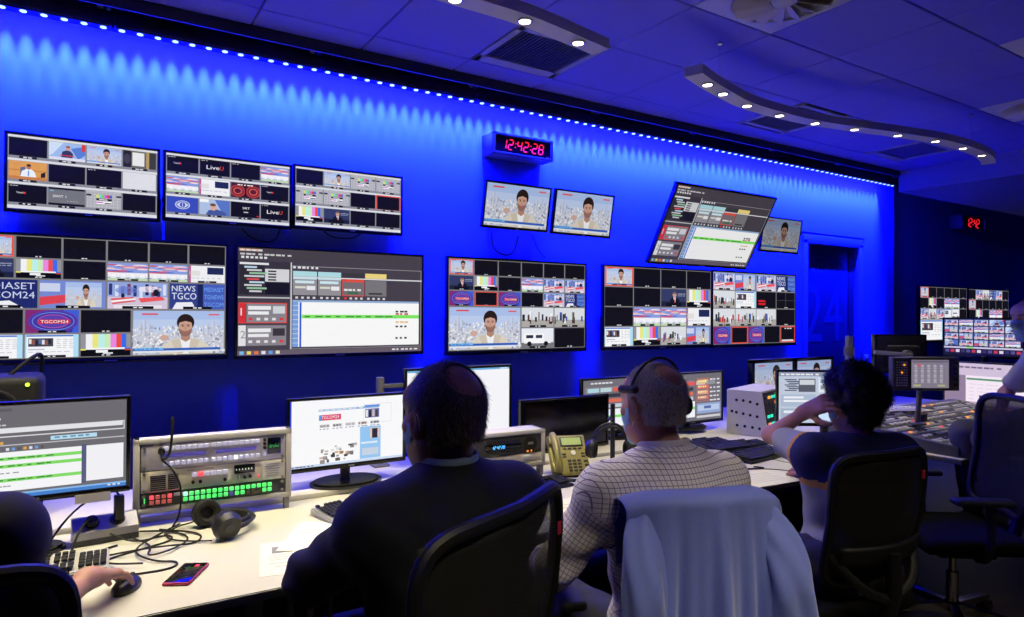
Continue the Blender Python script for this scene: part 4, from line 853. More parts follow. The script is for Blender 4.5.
for i in range(4): m = MB(); m.box((-.15+.1*i, .0, .044), (.05, .004, .028), bev=.002); m.build('blank_cover', M_white, p2)
# perforated rack seen from its side
t = thing('equipment_rack', 'light grey sloped rack with rows of round holes in its side', 'rack', (3.60, 2.66, ZD+.0006), R_(17))
D_ = .27; W3 = .47
m = MB()
prof = [(0, 0), (D_, 0), (D_, .29), (.045, .29)]
for x in (0, W3-.014): m.prism(prof, x, x+.014, axis='x')
m.prism([(.045, .278), (D_, .278), (D_, .29), (.045, .29)], .014, W3-.014, axis='x'); m.prism([(D_-.012, 0), (D_, 0), (D_, .278), (D_-.012, .278)], .014, W3-.014, axis='x'); m.build('casing', M_lgrey, t)
m = MB()
for y, z in [(.07, .21), (.115, .22), (.16, .225), (.07, .13), (.115, .135), (.16, .14), (.205, .225), (.205, .145), (.055, .055), (.1, .058), (.15, .06), (.2, .062), (.235, .15)]: m.cyl((-.001, y, z), (.002, y, z), .0095, n=14)
m.build('side_vent_hole', M_black2, t)
def slope(z): return .045*z/.29+.012
for k, (z0, z1) in enumerate(((.02, .1), (.105, .17), (.175, .27))):
    m = MB(); m.prism([(slope(z0), z0), (slope(z0)+.02, z0), (slope(z1)+.02, z1), (slope(z1), z1)], .016, W3-.016, axis='x'); pk = m.build('button_panel', M_black, t)
    for i in range(6):
        for j in range(2):
            z = z0+(z1-z0)*(.3+.4*j); m = MB(); m.box((.09+.055*i, slope(z)-.003, z), (.03, .008, .018), bev=.002)
            m.build('push_button', [B_dim, mat('orange_lamp', 0), mat('key_teal', (60, 230, 190), .4, emit=(40, 230, 180), es=1.1), M_dgrey][(0, 3, 1, 2, 2, 0, 3)[(i+j*2+k*3) % 7]], pk)
# ---------------------------------------------------------------- touch panel and mixer
t = thing('touch_panel', 'grey control panel with a touch screen over the mixer', 'panel', (4.263, 2.04, 1.148), R_(-32.3))
m = MB(); m.box((0, .025, 0), (.406, .05, .203), bev=.008, seg=3); m.build('casing', mat('panel_grey', (70, 70, 76), .5, var=.08), t)
p = Paint(.226, .17); scr_touch(p); s = p.build(t, 'touch_screen', y=-.001, strength=.7); s.location.x = .022
g0 = None
for i in range(5):
    for j in range(10):
        loc = (-.178+.0145*i, -.002, .07-.0155*j)
        if g0 is None: m = MB(); m.box((0, 0, 0), (.009, .005, .009), bev=.001, seg=1); g0 = m.build('push_button', mat('key_pale', (190, 190, 196), .5), t, loc=loc)
        elif (i, j) in ((3, 1), (2, 4)): m = MB(); m.box(loc, (.009, .005, .009)); m.build('push_button', mat('orange_lamp', 0), t)
        else: share(g0, t, loc)
for j in range(5): m = MB(); m.cyl((.174, .0, .066-.033*j), (.174, -.012, .066-.033*j), .008, n=14); m.build('knob', M_black, t)
m = MB(); m.cyl((0, .06, -.05), (0, .09, -.318), .016, n=14); m.box((0, .055, -.04), (.1, .02, .08), bev=.004); m.cyl((0, .09, -.318), (0, .09, -.308), .05, n=20); m.build('stand', M_grey, t)
t = thing('vision_mixer', 'broad silver mixing console with long rows of orange lit buttons', 'mixer', (4.02, 1.76, ZD))
MW, MD = 1.72, .82
m = MB(); m.prism([(0, 0), (MD, 0), (MD, .12), (MD-.03, .125), (.0, .055)], 0, MW, axis='x'); m.build('console_body', mat('mixer_body', (92, 92, 98), .5, .3, var=.05), t)
sl = math.atan2(.07, MD-.03); b0 = None
kk = [mat('mixer_key', (206, 204, 200), .45), mat('mixer_key_dark', (60, 58, 60), .5), mat('orange_lamp', 0), mat('key_teal', 0), B_red]
def zt(y): return .055+.07*y/(MD-.03)
for rI in range(9):
    y = .045+.082*rI; M = Matrix.Translation((MW/2, y, zt(y)+.003)) @ Matrix.Rotation(sl, 4, 'X')
    m = MB(); m.box((0, 0, 0), (MW-.06, .05, .006), M, bev=.002); s = m.build('button_strip', mat('silver_strip', (196, 196, 198), .35, .6, var=.05) if rI % 3 != 2 else mat('strip_dark', (120, 118, 120), .4, .4), t)
    r = random.Random(rI)
    for i in range(30):
        o = [0, 0, 0, 1, 1, 2 if r.random() < .7 else 0, 0, 1, 0, 4 if r.random() < .2 else 0][r.randrange(10)]
        m = MB(); m.box((-MW/2+.08+.053*i, 0, .006), (.026 if o not in (2, 4) else .018, .024 if o not in (2, 4) else .016, .008), M, bev=.002, seg=1); m.build('lit_button' if o in (2, 4) else 'push_button', kk[o], s)
for x in (.5, 1.25):
    m = MB(); M = Matrix.Translation((x, .42, zt(.42)+.03)); m.box((0, 0, 0), (.07, .015, .05), M, bev=.005); m.box((0, 0, -.025), (.012, .012, .03), M); m.build('fader_bar', M_black, t)
t = thing('button_panel', 'small silver button panel between the curly haired man and the mixer', 'panel', (3.42, 1.92, ZD))
m = MB(); m.prism([(0, 0), (.3, 0), (.3, .07), (0, .035)], 0, .52, axis='x'); m.build('casing', mat('mixer_body', 0), t)
for j in range(4):
    s_ = None
    for i in range(11):
        m = MB(); y = .045+.065*j; m.box((.05+.043*i, y, .042+.117*y), (.03, .03, .01), bev=.002, seg=1); m.build('push_button', kk[(0, 0, 1, 0, 2, 0, 0)[(i*3+j) % 7]], t)
def sheets(name, label, cat, loc, rz, W, H, prints=(), mt=None, tilt=0):
    t = thing(name, label, cat, loc, rz, 'loose papers', rot=(R_(tilt), 0, rz)); m = MB(); m.box((0, 0, .0006), (W, H, .0008)); m.build('sheet', mt or M_paper, t)
    if prints:
        m = MB()
        for x, y, w_, h_, k in prints: m.box((x, y, .0012), (w_, h_, .0003), mi=k)
        m.build('print', [M_ink, M_ink2, mat('pale_print', (186, 186, 190), .8)], t)
    return t
zz = ZD+.128
sheets('paper', 'sheet of white paper lying on the far edge of the mixer', 'paper', (4.75, 2.47, zz+.001), R_(-25), .4, .22)
sheets('paper', 'creamy paper sheet on the mixer under the touch panel', 'paper', (4.32, 2.47, zz), R_(8), .42, .2, mt=mat('cream_paper', (226, 220, 190), .8))
# ---------------------------------------------------------------- things on the first desk
def ear_pair(name, label, loc, rz, rot=None, group=None):
    """over-ear headphones lying on their side: band arc in the local xy plane"""
    t = thing(name, label, 'headphones', loc, rz, group, rot=rot)
    a = [(.088*math.cos(R_(q))*1.0, .105*math.sin(R_(q))+.0, .035) for q in range(0, 181, 10)]
    m = MB(); m.tube(a, .006, n=8); m.build('headband', M_black, t)
    a2 = [(.078*math.cos(R_(q)), .09*math.sin(R_(q))+.0, .035) for q in range(15, 166, 10)]
    m = MB()
    for dz in (-.01, 0, .01): m.tube([(x, y, z+dz) for x, y, z in a2], .007, n=8)
    m.build('band_pad', M_rubber, t)
    for s in (-1, 1):
        m = MB(); M = Matrix.Translation((s*.082, -.015, .047)) @ Matrix.Rotation(R_(s*14), 4, 'Y')
        m.cyl((s*.012, 0, 0), (s*.034, 0, 0), .046, .036, n=28, M=M); m.cyl((s*.0, 0, 0), (s*.012, 0, 0), .043, .046, n=28, M=M); c = m.build('ear_cup', M_black, t)
        m = MB(); m.tube([tuple(M @ Vector((-s*.004, .032*math.cos(2*PI*k/24), .032*math.sin(2*PI*k/24)))) for k in range(24)], .012, closed=True); m.build('ear_cushion', M_rubber, c)
        m = MB(); m.cyl((s*.034, 0, 0), (s*.036, 0, 0), .016, n=18, M=M); m.build('cap', M_dgrey, c)
        m = MB(); m.tube([(s*.088, .0, .035), (s*.1, -.005, .075), (s*.1, -.02, .05)], .005); m.build('yoke', M_black, t)
    return t
t = ear_pair('headphones', 'black over-ear headphones lying on the white desk in front of the button rack', (.385, 2.54, ZD+.001), R_(-78))
t.scale = (1.08, 1.08, 1.08)
m = MB(); m.tube([(-.1, -.04, .02), (-.13, -.1, .006), (-.05, -.16, .005), (.03, -.13, .005), (.09, -.06, .006)], .0025, smooth=3, n=6); m.build('cord', M_rubber, t)
t = thing('smartphone', 'black smartphone in a magenta case lying on the white desk', 'phone', (.236, 2.168, ZD+.0005), R_(-28))
Mp = mat('magenta_case', (150, 26, 72), .4)
m = MB(); m.box((0, 0, .005), (.075, .155, .01), bev=.0045, seg=3); m.build('case', Mp, t); m = MB(); m.box((0, 0, .0095), (.068, .146, .0025), bev=.001); m.build('glass', mat('phone_glass', (12, 10, 14), .06), t)
m = MB(); m.box((.012, .05, .0108), (.012, .016, .0003)); m.build('screen_badge', mat('phone_badge', (230, 50, 60), .4, emit=(240, 50, 60), es=.8), t)
t = thing('socket_box', 'aluminium desk socket box with a plug and an adapter in it', 'socket', (.04, 2.615, ZD+.0006), R_(5))
m = MB(); m.prism([(0, 0), (.09, 0), (.09, .075), (.055, .08), (0, .045)], -.095, .095, axis='x'); m.build('body', M_alu, t)
m = MB(); m.prism([(-.001, .0), (.002, .0), (.002, .02), (-.001, .02)], -.096, .096, axis='x'); m.build('base_band', M_dgrey, t)
Mx = Matrix.Rotation(R_(33), 4, 'X')
for x, n_ in ((-.04, 'socket_ring'), (.035, 'socket_ring')): m = MB(); m.cyl((x, .035, .06), (x, .031, .067), .024, n=20); m.build(n_, M_black, t)
m = MB(); m.cyl((-.04, .033, .064), (-.04, .022, .082), .02, .017, n=16); m.tube([(-.04, .022, .082), (-.05, .005, .09), (-.08, -.02, .06), (-.1, -.05, .01)], .004, smooth=2); m.build('power_plug', M_rubber, t)
m = MB(); m.box((.04, .035, .105), (.03, .03, .085), bev=.005); m.tube([(.04, .035, .145), (.03, .04, .165), (-.02, .05, .16), (-.1, .06, .1), (-.16, .03, .02)], .0035, smooth=2); m.build('adapter', M_black, t)
r = random.Random(12)
def desk_cable(pts, label, rad=.0032): m = MB(); m.tube([(x, y, ZD+rad+z) for x, y, z in pts], rad, smooth=3, n=6); return tag(m.build('desk_cable', M_rubber), label, 'cable', 'tangle of black cables on the desk')
desk_cable([(.05, 2.6, .03), (.12, 2.55, 0), (.22, 2.60, 0), (.24, 2.52, 0), (.12, 2.47, 0), (.02, 2.42, 0), (.06, 2.34, .01), (.13, 2.30, .012)], 'black cable looping from the socket box to the mouse')
desk_cable([(.10, 2.72, .0), (.11, 2.6, .006), (.17, 2.48, .006), (.14, 2.37, .006), (.22, 2.40, .006), (.29, 2.5, .003), (.24, 2.62, .003), (.14, 2.66, .006)], 'black cable curling in a wide loop before the button rack')
desk_cable([(.27, 2.70, .0), (.2, 2.58, .012), (.1, 2.44, .012), (.16, 2.32, .004), (.23, 2.30, .0), (.21, 2.24, 0), (.1, 2.25, 0)], 'black cable running from under the button rack across the tangle')
desk_cable([(.07, 2.56, .0), (.02, 2.52, .004), (.0, 2.45, .004), (.12, 2.42, .018), (.2, 2.44, .01), (.3, 2.44, 0), (.33, 2.55, 0), (.2, 2.64, .008)], 'black cable with a sharp bend beside the pale keyboard')
desk_cable([(-.1, 2.62, .0), (-.12, 2.52, 0), (-.1, 2.46, .0), (-.16, 2.42, .02)], 'black cable dropping from the socket box behind the pale keyboard')
m = MB(); m.box((-.0, 0, 0), (.1, .001, .03), bev=.0); tag(m.build('paper_note', M_paper, loc=(.0, 2.596, .882)), 'creased paper label hanging under the first desk monitor', 'paper')
def keyboard(label, loc, rz, L=.44, D=.15, body=M_black, keys=M_black2, numpad=True):
    t = thing('keyboard', label, 'keyboard', loc, rz, 'computer keyboards')
    m = MB(); m.prism([(-D/2, 0), (D/2, 0), (D/2, .026), (-D/2, .012)], -L/2, L/2, axis='x'); bmesh.ops.bevel(m.bm, geom=list(m.bm.edges), offset=.004, segments=2, affect='EDGES'); m.build('case', body, t)
    m = MB(); sl = math.atan2(.014, D)
    def k(x, y, w_, d_=.0155): M = Matrix.Translation((x, y, .0125+(y+D/2)*.014/D+.009)) @ Matrix.Rotation(sl, 4, 'X'); m.box((0, 0, 0), (w_, d_, .009), M, bev=.002, seg=1)
    x0 = -L/2+.02; p = .0185
    ml = 15 if numpad else 20
    for j in range(6):
        y = D/2-.022-.0198*j-(.006 if j else 0)
        if j == 5:
            for x, w_ in ((.4, .024), (1.7, .024), (3, .024), (6.6, .1), (10.4, .024), (11.8, .024), (13.4, .03)): k(x0+p*x, y, w_)
        else:
            for i in range(15):
                if j == 0 and i in (1, 6, 11): continue
                k(x0+p*i, y, .0155)
        if numpad:
            if j != 3:
                for i in range(3): k(x0+p*(15.4+i), y, .0155)
            if j:
                for i in range(4): k(x0+p*(18.9+i), y, .0155)
    m.build('keys', keys, t); return t
M_silverkb = mat('silver_keyboard', (176, 176, 180), .4, .2); M_palekb = mat('pale_keyboard', (186, 184, 180), .5)
keyboard('pale keyboard with black keys beside the hand on the mouse', (-.175, 2.41, ZD+.0005), R_(-2), body=M_palekb)
keyboard('silver edged keyboard with black keys under the web page monitor', (.955, 2.54, ZD+.0005), R_(13), L=.47, D=.165, body=M_silverkb)
keyboard('black keyboard in front of the small rack with the blue display', (1.62, 2.44, ZD+.0005), R_(3))
keyboard('black keyboard farthest back, before the rack with round holes', (3.16, 2.555, ZD+.0005), R_(-4))
keyboard('black keyboard nearest the curly haired man', (3.10, 2.335, ZD+.0005), R_(6), L=.43)
keyboard('black keyboard beside the shoulder of the man in the checked shirt', (2.70, 2.42, ZD+.0005), R_(-6), L=.40, numpad=False)
keyboard('black keyboard under the second playout monitor', (3.0, 2.705, ZD+.0005), R_(0), L=.42)
def mouse(label, loc, rz, mt=M_black):
    t = thing('computer_mouse', label, 'mouse', loc, rz, 'computer mice'); m = MB()
    m.ell((0, 0, .008), (.031, .056, .028), n=20)
    for v in m.bm.verts: v.co.z = max(v.co.z, 0.)
    m.build('shell', mt, t); m = MB(); m.cyl((-.004, .03, .031), (.004, .03, .031), .007, n=12); m.build('wheel', M_dgrey, t); return t
mouse('black mouse under the ringed hand', (.082, 2.145, ZD+.0005), R_(-30))
t = mouse('black mouse under the hand of the curly haired man', (2.885, 1.965, ZD+.0005), R_(-30))
m = MB(); m.tube([(0, .055, .01), (0, .1, .004), (-.1, .14, .004), (-.2, .12, .004)], .0022, smooth=2, n=6); m.build('cord', M_rubber, t)
sheets('paper', 'printed page with a grey photo beside the navy sleeve', 'paper', (.55, 2.165, ZD), R_(-12), .21, .297, [(-.005, .07, .13, .06, 1), (.03, .075, .04, .04, 0), (0, .02, .16, .006, 2), (0, .0, .16, .006, 2), (0, -.02, .15, .006, 2), (0, -.05, .16, .006, 2), (0, -.08, .12, .006, 2)])
sheets('paper', 'plain page tucked behind the printed page by the navy sleeve', 'paper', (.67, 2.31, ZD+.0018), R_(-30), .21, .297, [(0, .06, .16, .006, 2), (0, .03, .16, .006, 2)])
sheets('paper', 'blank white sheets on the desk beside the navy office chair back', 'paper', (1.58, 2.10, ZD), R_(4), .40, .26, [(0, .06, .3, .006, 2), (0, .03, .3, .006, 2)])
sheets('paper', 'handwritten white page in front of the curly haired man', 'paper', (2.72, 2.03, ZD), R_(-6), .34, .235, [(-.02, .07-.025*i, .24-.02*(i % 3), .003, 2) for i in range(6)])
# desk telephone
t = thing('desk_phone', 'olive gold desk telephone with a pale display between the two men', 'phone', (1.925, 2.50, ZD+.0006), R_(-20))
Mg = mat('olive_phone', (150, 142, 84), .4, .2, var=.05)
TM = Matrix.Translation((0, 0, .02)) @ Matrix.Rotation(R_(52), 4, 'X')
m = MB(); m.box((.0, .1, -.01), (.19, .205, .03), TM, bev=.008, seg=3); m.build('body', Mg, t)
m = MB(); m.prism([(0.02, 0), (.16, 0), (.15, .03), (.1, .09), (.06, .05)], -.06, .06, axis='x'); m.build('foot', M_dgrey, t)
m = MB(); m.tube([tuple(TM @ Vector((-.072, .0+.195*q, .022+.03*math.sin(PI*q)**.6 if 0 < q < 1 else .022)) ) for q in [i/14 for i in range(15)]], .017, n=12); m.box((-.072, .17, .012), (.044, .05, .03), TM, bev=.01); m.box((-.072, .03, .012), (.044, .05, .03), TM, bev=.01); m.build('handset', Mg, t)
m = MB(); m.box((.022, .165, .006), (.115, .052, .004), TM, bev=.002); f = m.build('display_frame', M_dgrey, t); m = MB(); m.box((.022, .166, .0085), (.098, .038, .001), TM); m.build('display', mat('phone_lcd', (150, 168, 110), .3, emit=(150, 170, 100), es=.35), f)
for i in range(4): m = MB(); m.box((-.018+.026*i, .128, .007), (.018, .008, .004), TM, bev=.001); m.build('soft_key', M_dgrey, t)
m = MB(); m.cyl(tuple(TM @ Vector((.022, .105, .004))), tuple(TM @ Vector((.022, .105, .01))), .012, n=18); m.build('round_key', M_white, t)
for x in (-.025, .07):
    for y in (.1, .085): m = MB(); m.box((x, y, .007), (.02, .009, .004), TM, bev=.002); m.build('side_key', M_dgrey, t)
k0 = None
for j in range(4):
    for i in range(3): m = MB(); m.box((-.004+.024*i, .065-.017*j, .007), (.018, .011, .004), TM, bev=.002); m.build('number_key', M_dgrey, t)
for j in range(2): m = MB(); m.box((.078, .06-.02*j, .007), (.02, .012, .004), TM, bev=.002); m.build('side_key', M_dgrey, t)
m = MB(); m.tube([(-.06, .0, .03), (-.09, -.05, .015), (-.02, -.1, .012), (.05, -.085, .012), (.03, -.02, .012)], .008, smooth=3); m.build('coiled_cord', M_rubber, t)
# headphone stand
t = thing('headphone_stand', 'black pole stand holding headphones beside the masked man', 'stand', (2.20, 2.53, ZD))
m = MB(); m.cyl((0, 0, .0005), (0, 0, .012), .07, n=24); m.build('base', M_black, t); m = MB(); m.cyl((0, 0, .012), (0, 0, .33), .012, n=14); m.build('pole', M_black, t); m = MB(); m.tube([(0, 0, .25), (-.04, -.03, .27), (-.075, -.05, .26)], .007); m.build('hook', M_black, t)
ear_pair('headphones', 'black headphones hanging on the pole stand beside the desk phone', (2.105, 2.44, ZD+.155), 0, rot=(R_(90), 0, R_(-35)))
desk_cable([(2.1, 2.4, .0), (2.2, 2.35, .0), (2.3, 2.42, .0), (2.25, 2.5, 0), (2.05, 2.46, .0), (1.95, 2.36, 0)], 'black cable coiled at the foot of the headphone stand')
desk_cable([(2.86, 2.2, 0), (2.9, 2.14, 0), (2.76, 2.2, .0), (2.6, 2.24, 0)], 'black cable lying along the handwritten page')
# ---------------------------------------------------------------- implicit surfaces for bodies and cloth
class Vox:
    def __init__(s, lo, hi, h):
        s.lo = np.array(lo, float); s.h = h; s.n = np.ceil((np.array(hi, float)-s.lo)/h).astype(int)+1; s.d = np.full(s.n, 1e3, np.float32)
    def win(s, lo, hi):
        i0 = np.clip(np.floor((np.array(lo)-s.lo)/s.h).astype(int), 0, s.n); i1 = np.clip(np.ceil((np.array(hi)-s.lo)/s.h).astype(int)+1, 0, s.n)
        if (i1 <= i0).any(): return None
        ax = [(s.lo[k]+s.h*np.arange(i0[k], i1[k])).astype(np.float32) for k in range(3)]
        return tuple(slice(a, b) for a, b in zip(i0, i1)), ax[0][:, None, None], ax[1][None, :, None], ax[2][None, None, :]
    def put(s, f, lo, hi, k, sub=False):
        pad = k*1.2+3*s.h
        w = s.win(np.array(lo)-pad, np.array(hi)+pad)
        if w is None: return
        sl, X, Y, Z = w; D = f(X, Y, Z); a = s.d[sl]
        if sub:
            hh = np.maximum(k-np.abs(a+D), 0)/k if k else 0; s.d[sl] = np.maximum(a, -D)+hh*hh*k*.25
        else:
            hh = np.maximum(k-np.abs(a-D), 0)/k if k else 0; s.d[sl] = np.minimum(a, D)-hh*hh*k*.25
    def cone(s, a, b, ra, rb=None, k=.02, sub=False):
        a = np.array(a, float); b = np.array(b, float); rb = ra if rb is None else rb; ab = b-a; L = max(1e-9, ab@ab)
        def f(X, Y, Z):
            t = np.clip(((X-a[0])*ab[0]+(Y-a[1])*ab[1]+(Z-a[2])*ab[2])/L, 0, 1)
            return np.sqrt((X-a[0]-t*ab[0])**2+(Y-a[1]-t*ab[1])**2+(Z-a[2]-t*ab[2])**2)-(ra+(rb-ra)*t)
        r = max(ra, rb); s.put(f, np.minimum(a, b)-r, np.maximum(a, b)+r, k, sub)
    def ell(s, c, r, A=None, k=.02, sub=False):
        c = np.array(c, float); A = np.eye(3) if A is None else np.array(A, float)
        def f(X, Y, Z):
            dx, dy, dz = X-c[0], Y-c[1], Z-c[2]; q = [dx*A[i, 0]+dy*A[i, 1]+dz*A[i, 2] for i in range(3)]
            k0 = np.sqrt(sum((q[i]/r[i])**2 for i in range(3)))+1e-6; k1 = np.sqrt(sum((q[i]/r[i]**2)**2 for i in range(3)))+1e-6
            return k0*(k0-1)/k1
        R = max(r); s.put(f, c-R, c+R, k, sub)
    def cut(s, f):
        """keep only where f <= 0"""
        X, Y, Z = (s.lo[0]+s.h*np.arange(s.n[0]))[:, None, None], (s.lo[1]+s.h*np.arange(s.n[1]))[None, :, None], (s.lo[2]+s.h*np.arange(s.n[2]))[None, None, :]
        s.d = np.maximum(s.d, f(X.astype(np.float32), Y.astype(np.float32), Z.astype(np.float32)).astype(np.float32))
    def wrinkle(s, f):
        X, Y, Z = (s.lo[0]+s.h*np.arange(s.n[0]))[:, None, None], (s.lo[1]+s.h*np.arange(s.n[1]))[None, :, None], (s.lo[2]+s.h*np.arange(s.n[2]))[None, None, :]
        s.d = s.d+f(X.astype(np.float32), Y.astype(np.float32), Z.astype(np.float32)).astype(np.float32)
    def surface(s):
        d = s.d; d[0] = np.abs(d[0]); d[-1] = np.abs(d[-1]); d[:, 0] = np.abs(d[:, 0]); d[:, -1] = np.abs(d[:, -1]); d[:, :, 0] = np.abs(d[:, :, 0]); d[:, :, -1] = np.abs(d[:, :, -1])
        g = d < 0; n = np.array(g.shape)-1
        cnt = np.zeros(n, np.int8)
        for i in (0, 1):
            for j in (0, 1):
                for k in (0, 1): cnt += g[i:n[0]+i, j:n[1]+j, k:n[2]+k]
        idx = np.argwhere((cnt > 0) & (cnt < 8)); vid = np.full(n, -1, np.int32); vid[tuple(idx.T)] = np.arange(len(idx))
        acc = np.zeros((len(idx), 3)); num = np.zeros(len(idx))
        C = [(i, j, k) for i in (0, 1) for j in (0, 1) for k in (0, 1)]
        val = {c: d[idx[:, 0]+c[0], idx[:, 1]+c[1], idx[:, 2]+c[2]] for c in C}
        for a in C:
            for ax in range(3):
                if a[ax]: continue
                b = list(a); b[ax] = 1; b = tuple(b); va, vb = val[a], val[b]; m = (va < 0) != (vb < 0)
                t = np.where(m, va/np.where(m, va-vb, 1), 0)
                p = np.tile(np.array(a, float), (len(idx), 1)); p[:, ax] = t
                acc += p*m[:, None]; num += m
        V = (idx+acc/np.maximum(num, 1)[:, None])*s.h+s.lo
        Q = []
        for ax in range(3):
            u, w = [(1, 2), (2, 0), (0, 1)][ax]
            sl0 = [slice(0, n[q]) if q == ax else slice(1, n[q]) for q in range(3)]; sl1 = list(sl0); sl1[ax] = slice(1, n[ax]+1)
            e0, e1 = g[tuple(sl0)], g[tuple(sl1)]; e = np.argwhere(e0 != e1)
            if not len(e): continue
            pos = e0[tuple(e.T)]; e = e.copy(); e[:, u] += 1; e[:, w] += 1
            def at(du, dw): q = e.copy(); q[:, u] -= du; q[:, w] -= dw; return vid[tuple(q.T)]
            q = np.stack([at(1, 1), at(0, 1), at(0, 0), at(1, 0)], 1); q[~pos] = q[~pos][:, ::-1]; Q.append(q)
        return V, np.concatenate(Q)
def vmesh(name, vox, mats, parent, region=None, relax=2, attrs=None):
    V, Q = vox.surface()
    if relax:                                                   # a little smoothing of the voxel steps
        e = np.concatenate([Q[:, [0, 1]], Q[:, [1, 2]], Q[:, [2, 3]], Q[:, [3, 0]]])
        for _ in range(relax):
            A = np.zeros_like(V); c = np.zeros(len(V)); np.add.at(A, e[:, 0], V[e[:, 1]]); np.add.at(A, e[:, 1], V[e[:, 0]]); np.add.at(c, e[:, 0], 1); np.add.at(c, e[:, 1], 1)
            V = V*.5+.5*A/np.maximum(c, 1)[:, None]
    me = bpy.data.meshes.new(name); me.vertices.add(len(V)); me.vertices.foreach_set('co', V.astype(np.float32).ravel())
    me.loops.add(Q.size); me.loops.foreach_set('vertex_index', Q.astype(np.int32).ravel()); me.polygons.add(len(Q)); me.polygons.foreach_set('loop_start', np.arange(0, Q.size, 4, dtype=np.int32))
    me.polygons.foreach_set('use_smooth', np.ones(len(Q), bool))
    for m in (mats if isinstance(mats, (list, tuple)) else [mats]): me.materials.append(m)
    if region is not None: me.polygons.foreach_set('material_index', region(V[Q].mean(1)).astype(np.int32))
    me.update(calc_edges=True); me.validate()
    if attrs:
        for k, fn in attrs.items(): a = me.attributes.new(k, 'FLOAT', 'POINT'); a.data.foreach_set('value', fn(V).astype(np.float32))
    o = bpy.data.objects.new(name, me); COL.objects.link(o)
    if parent is not None: o.parent = parent
    return o
v3 = lambda *a: np.array(a, float)
def nrm(a): return a/np.linalg.norm(a)
def frame(az, pitch=0., roll=0.):
    """forward, right, up for a heading az degrees to the right of +y"""
    a, p = R_(az), R_(pitch); F = v3(math.sin(a)*math.cos(p), math.cos(a)*math.cos(p), math.sin(p)); R = v3(math.cos(a), -math.sin(a), 0); U = np.cross(R, F)
    c, s = math.cos(R_(roll)), math.sin(R_(roll)); return F, c*R+s*U, c*U-s*R
# ---------------------------------------------------------------- skin, hair, cloth
def skin(name, rgb):
    m = mat(name, rgb, .5, var=.08, scale=60, bump=.12, bscale=300); b = m.node_tree.nodes['Principled BSDF']; b.inputs['Subsurface Weight'].default_value = .12; b.inputs['Subsurface Radius'].default_value = (.012, .005, .003); return m
def head(v, C, fr, s=1., ear=True):
    F, R, U = fr; A = [R, F, U]
    def P(r, f, u): return C+s*(r*R+f*F+u*U)
    def E(r, f, u, rad, k=.02, sub=False, B=A): v.ell(P(r, f, u), [q*s for q in rad], B, k*s, sub)
    E(0, -.014, .034, (.076, .099, .088)); E(0, .03, -.03, (.064, .068, .082), .04); E(0, .055, -.095, (.032, .034, .026), .035); E(0, .075, .045, (.058, .03, .04), .03)
    for q in (-1, 1):
        E(q*.05, .02, -.075, (.02, .045, .03), .03); E(q*.045, .06, -.02, (.024, .026, .02), .025)
        E(q*.031, .101, .008, (.017, .014, .011), .012, True); E(q*.031, .083, .008, (.0125, .0125, .0125), .004)
        v.cone(P(q*.016, .094, .026), P(q*.046, .082, .028), .009*s, .007*s, .012)
        if ear:
            B = [nrm(R+.35*q*F*-1), nrm(F+.35*q*R), U]
            E(q*.082, -.012, -.004, (.010, .021, .034), .008, False, B); E(q*.079, -.006, -.03, (.009, .012, .014), .008, False, B); E(q*.093, -.006, .0, (.008, .011, .02), .004, True, B)
    v.cone(P(0, .094, .018), P(0, .116, -.022), .008*s, .0135*s, .012); E(.012, .105, -.028, (.009, .011, .008), .008); E(-.012, .105, -.028, (.009, .011, .008), .008)
    v.cone(P(-.019, .094, -.056), P(.019, .094, -.056), .006*s, None, .008); v.cone(P(-.017, .092, -.067), P(.017, .092, -.067), .0075*s, None, .008); v.cone(P(-.02, .104, -.0615), P(.02, .104, -.0615), .0022*s, None, .004, True)
def hand(v, W, D, N, side, curl=(.35, .4, .45, .5), thumb=.5, s=1., spread=.10):
    """W wrist, D the way the fingers point, N out of the back of the hand; side +1 = thumb towards D x N"""
    D = nrm(D); N = nrm(N-D*(N@D)); T = np.cross(D, N)*side; s *= 1.
    P = lambda d, t, n: W+s*(d*D+t*T+n*N)
    v.cone(P(-.02, 0, 0), P(.02, 0, 0), .027*s, .027*s, .02)
    for t, r in ((.026, .0135), (.009, .0135), (-.009, .013), (-.026, .0125)): v.cone(P(.012, t*.6, 0), P(.088, t, .002), .015*s, r*s, .014)
    L = [(.044, .026, .021), (.048, .030, .023), (.045, .028, .022), (.035, .021, .019)]
    for i in range(4):
        t = (.027, .009, -.0095, -.027)[i]; a = spread*(1.5-i)*.55; dr = nrm(D*math.cos(a)+T*math.sin(a)); p = P((.086, .091, .088, .08)[i], t, .002); ang = curl[i]*.55
        rr = (.0092, .0095, .009, .0078)[i]
        for j in range(3):
            q = p+s*L[i][j]*(dr*math.cos(ang)-N*math.sin(ang)); v.cone(p, q, rr*s*(1.02-.1*j), rr*s*(.94-.1*j), .006)
            p = q; ang += curl[i]*(1.15, .9)[min(j, 1)]
    p = P(.018, .024, -.004); dr = nrm(D*.62+T*.78-N*.25*thumb)
    for j, l in enumerate((.04, .032, .026)):
        q = p+s*l*dr; v.cone(p, q, (.0135, .011, .0098)[j]*s, (.0115, .0102, .0082)[j]*s, .01); p = q; dr = nrm(dr+D*.35-T*.38*thumb-N*.2*thumb)
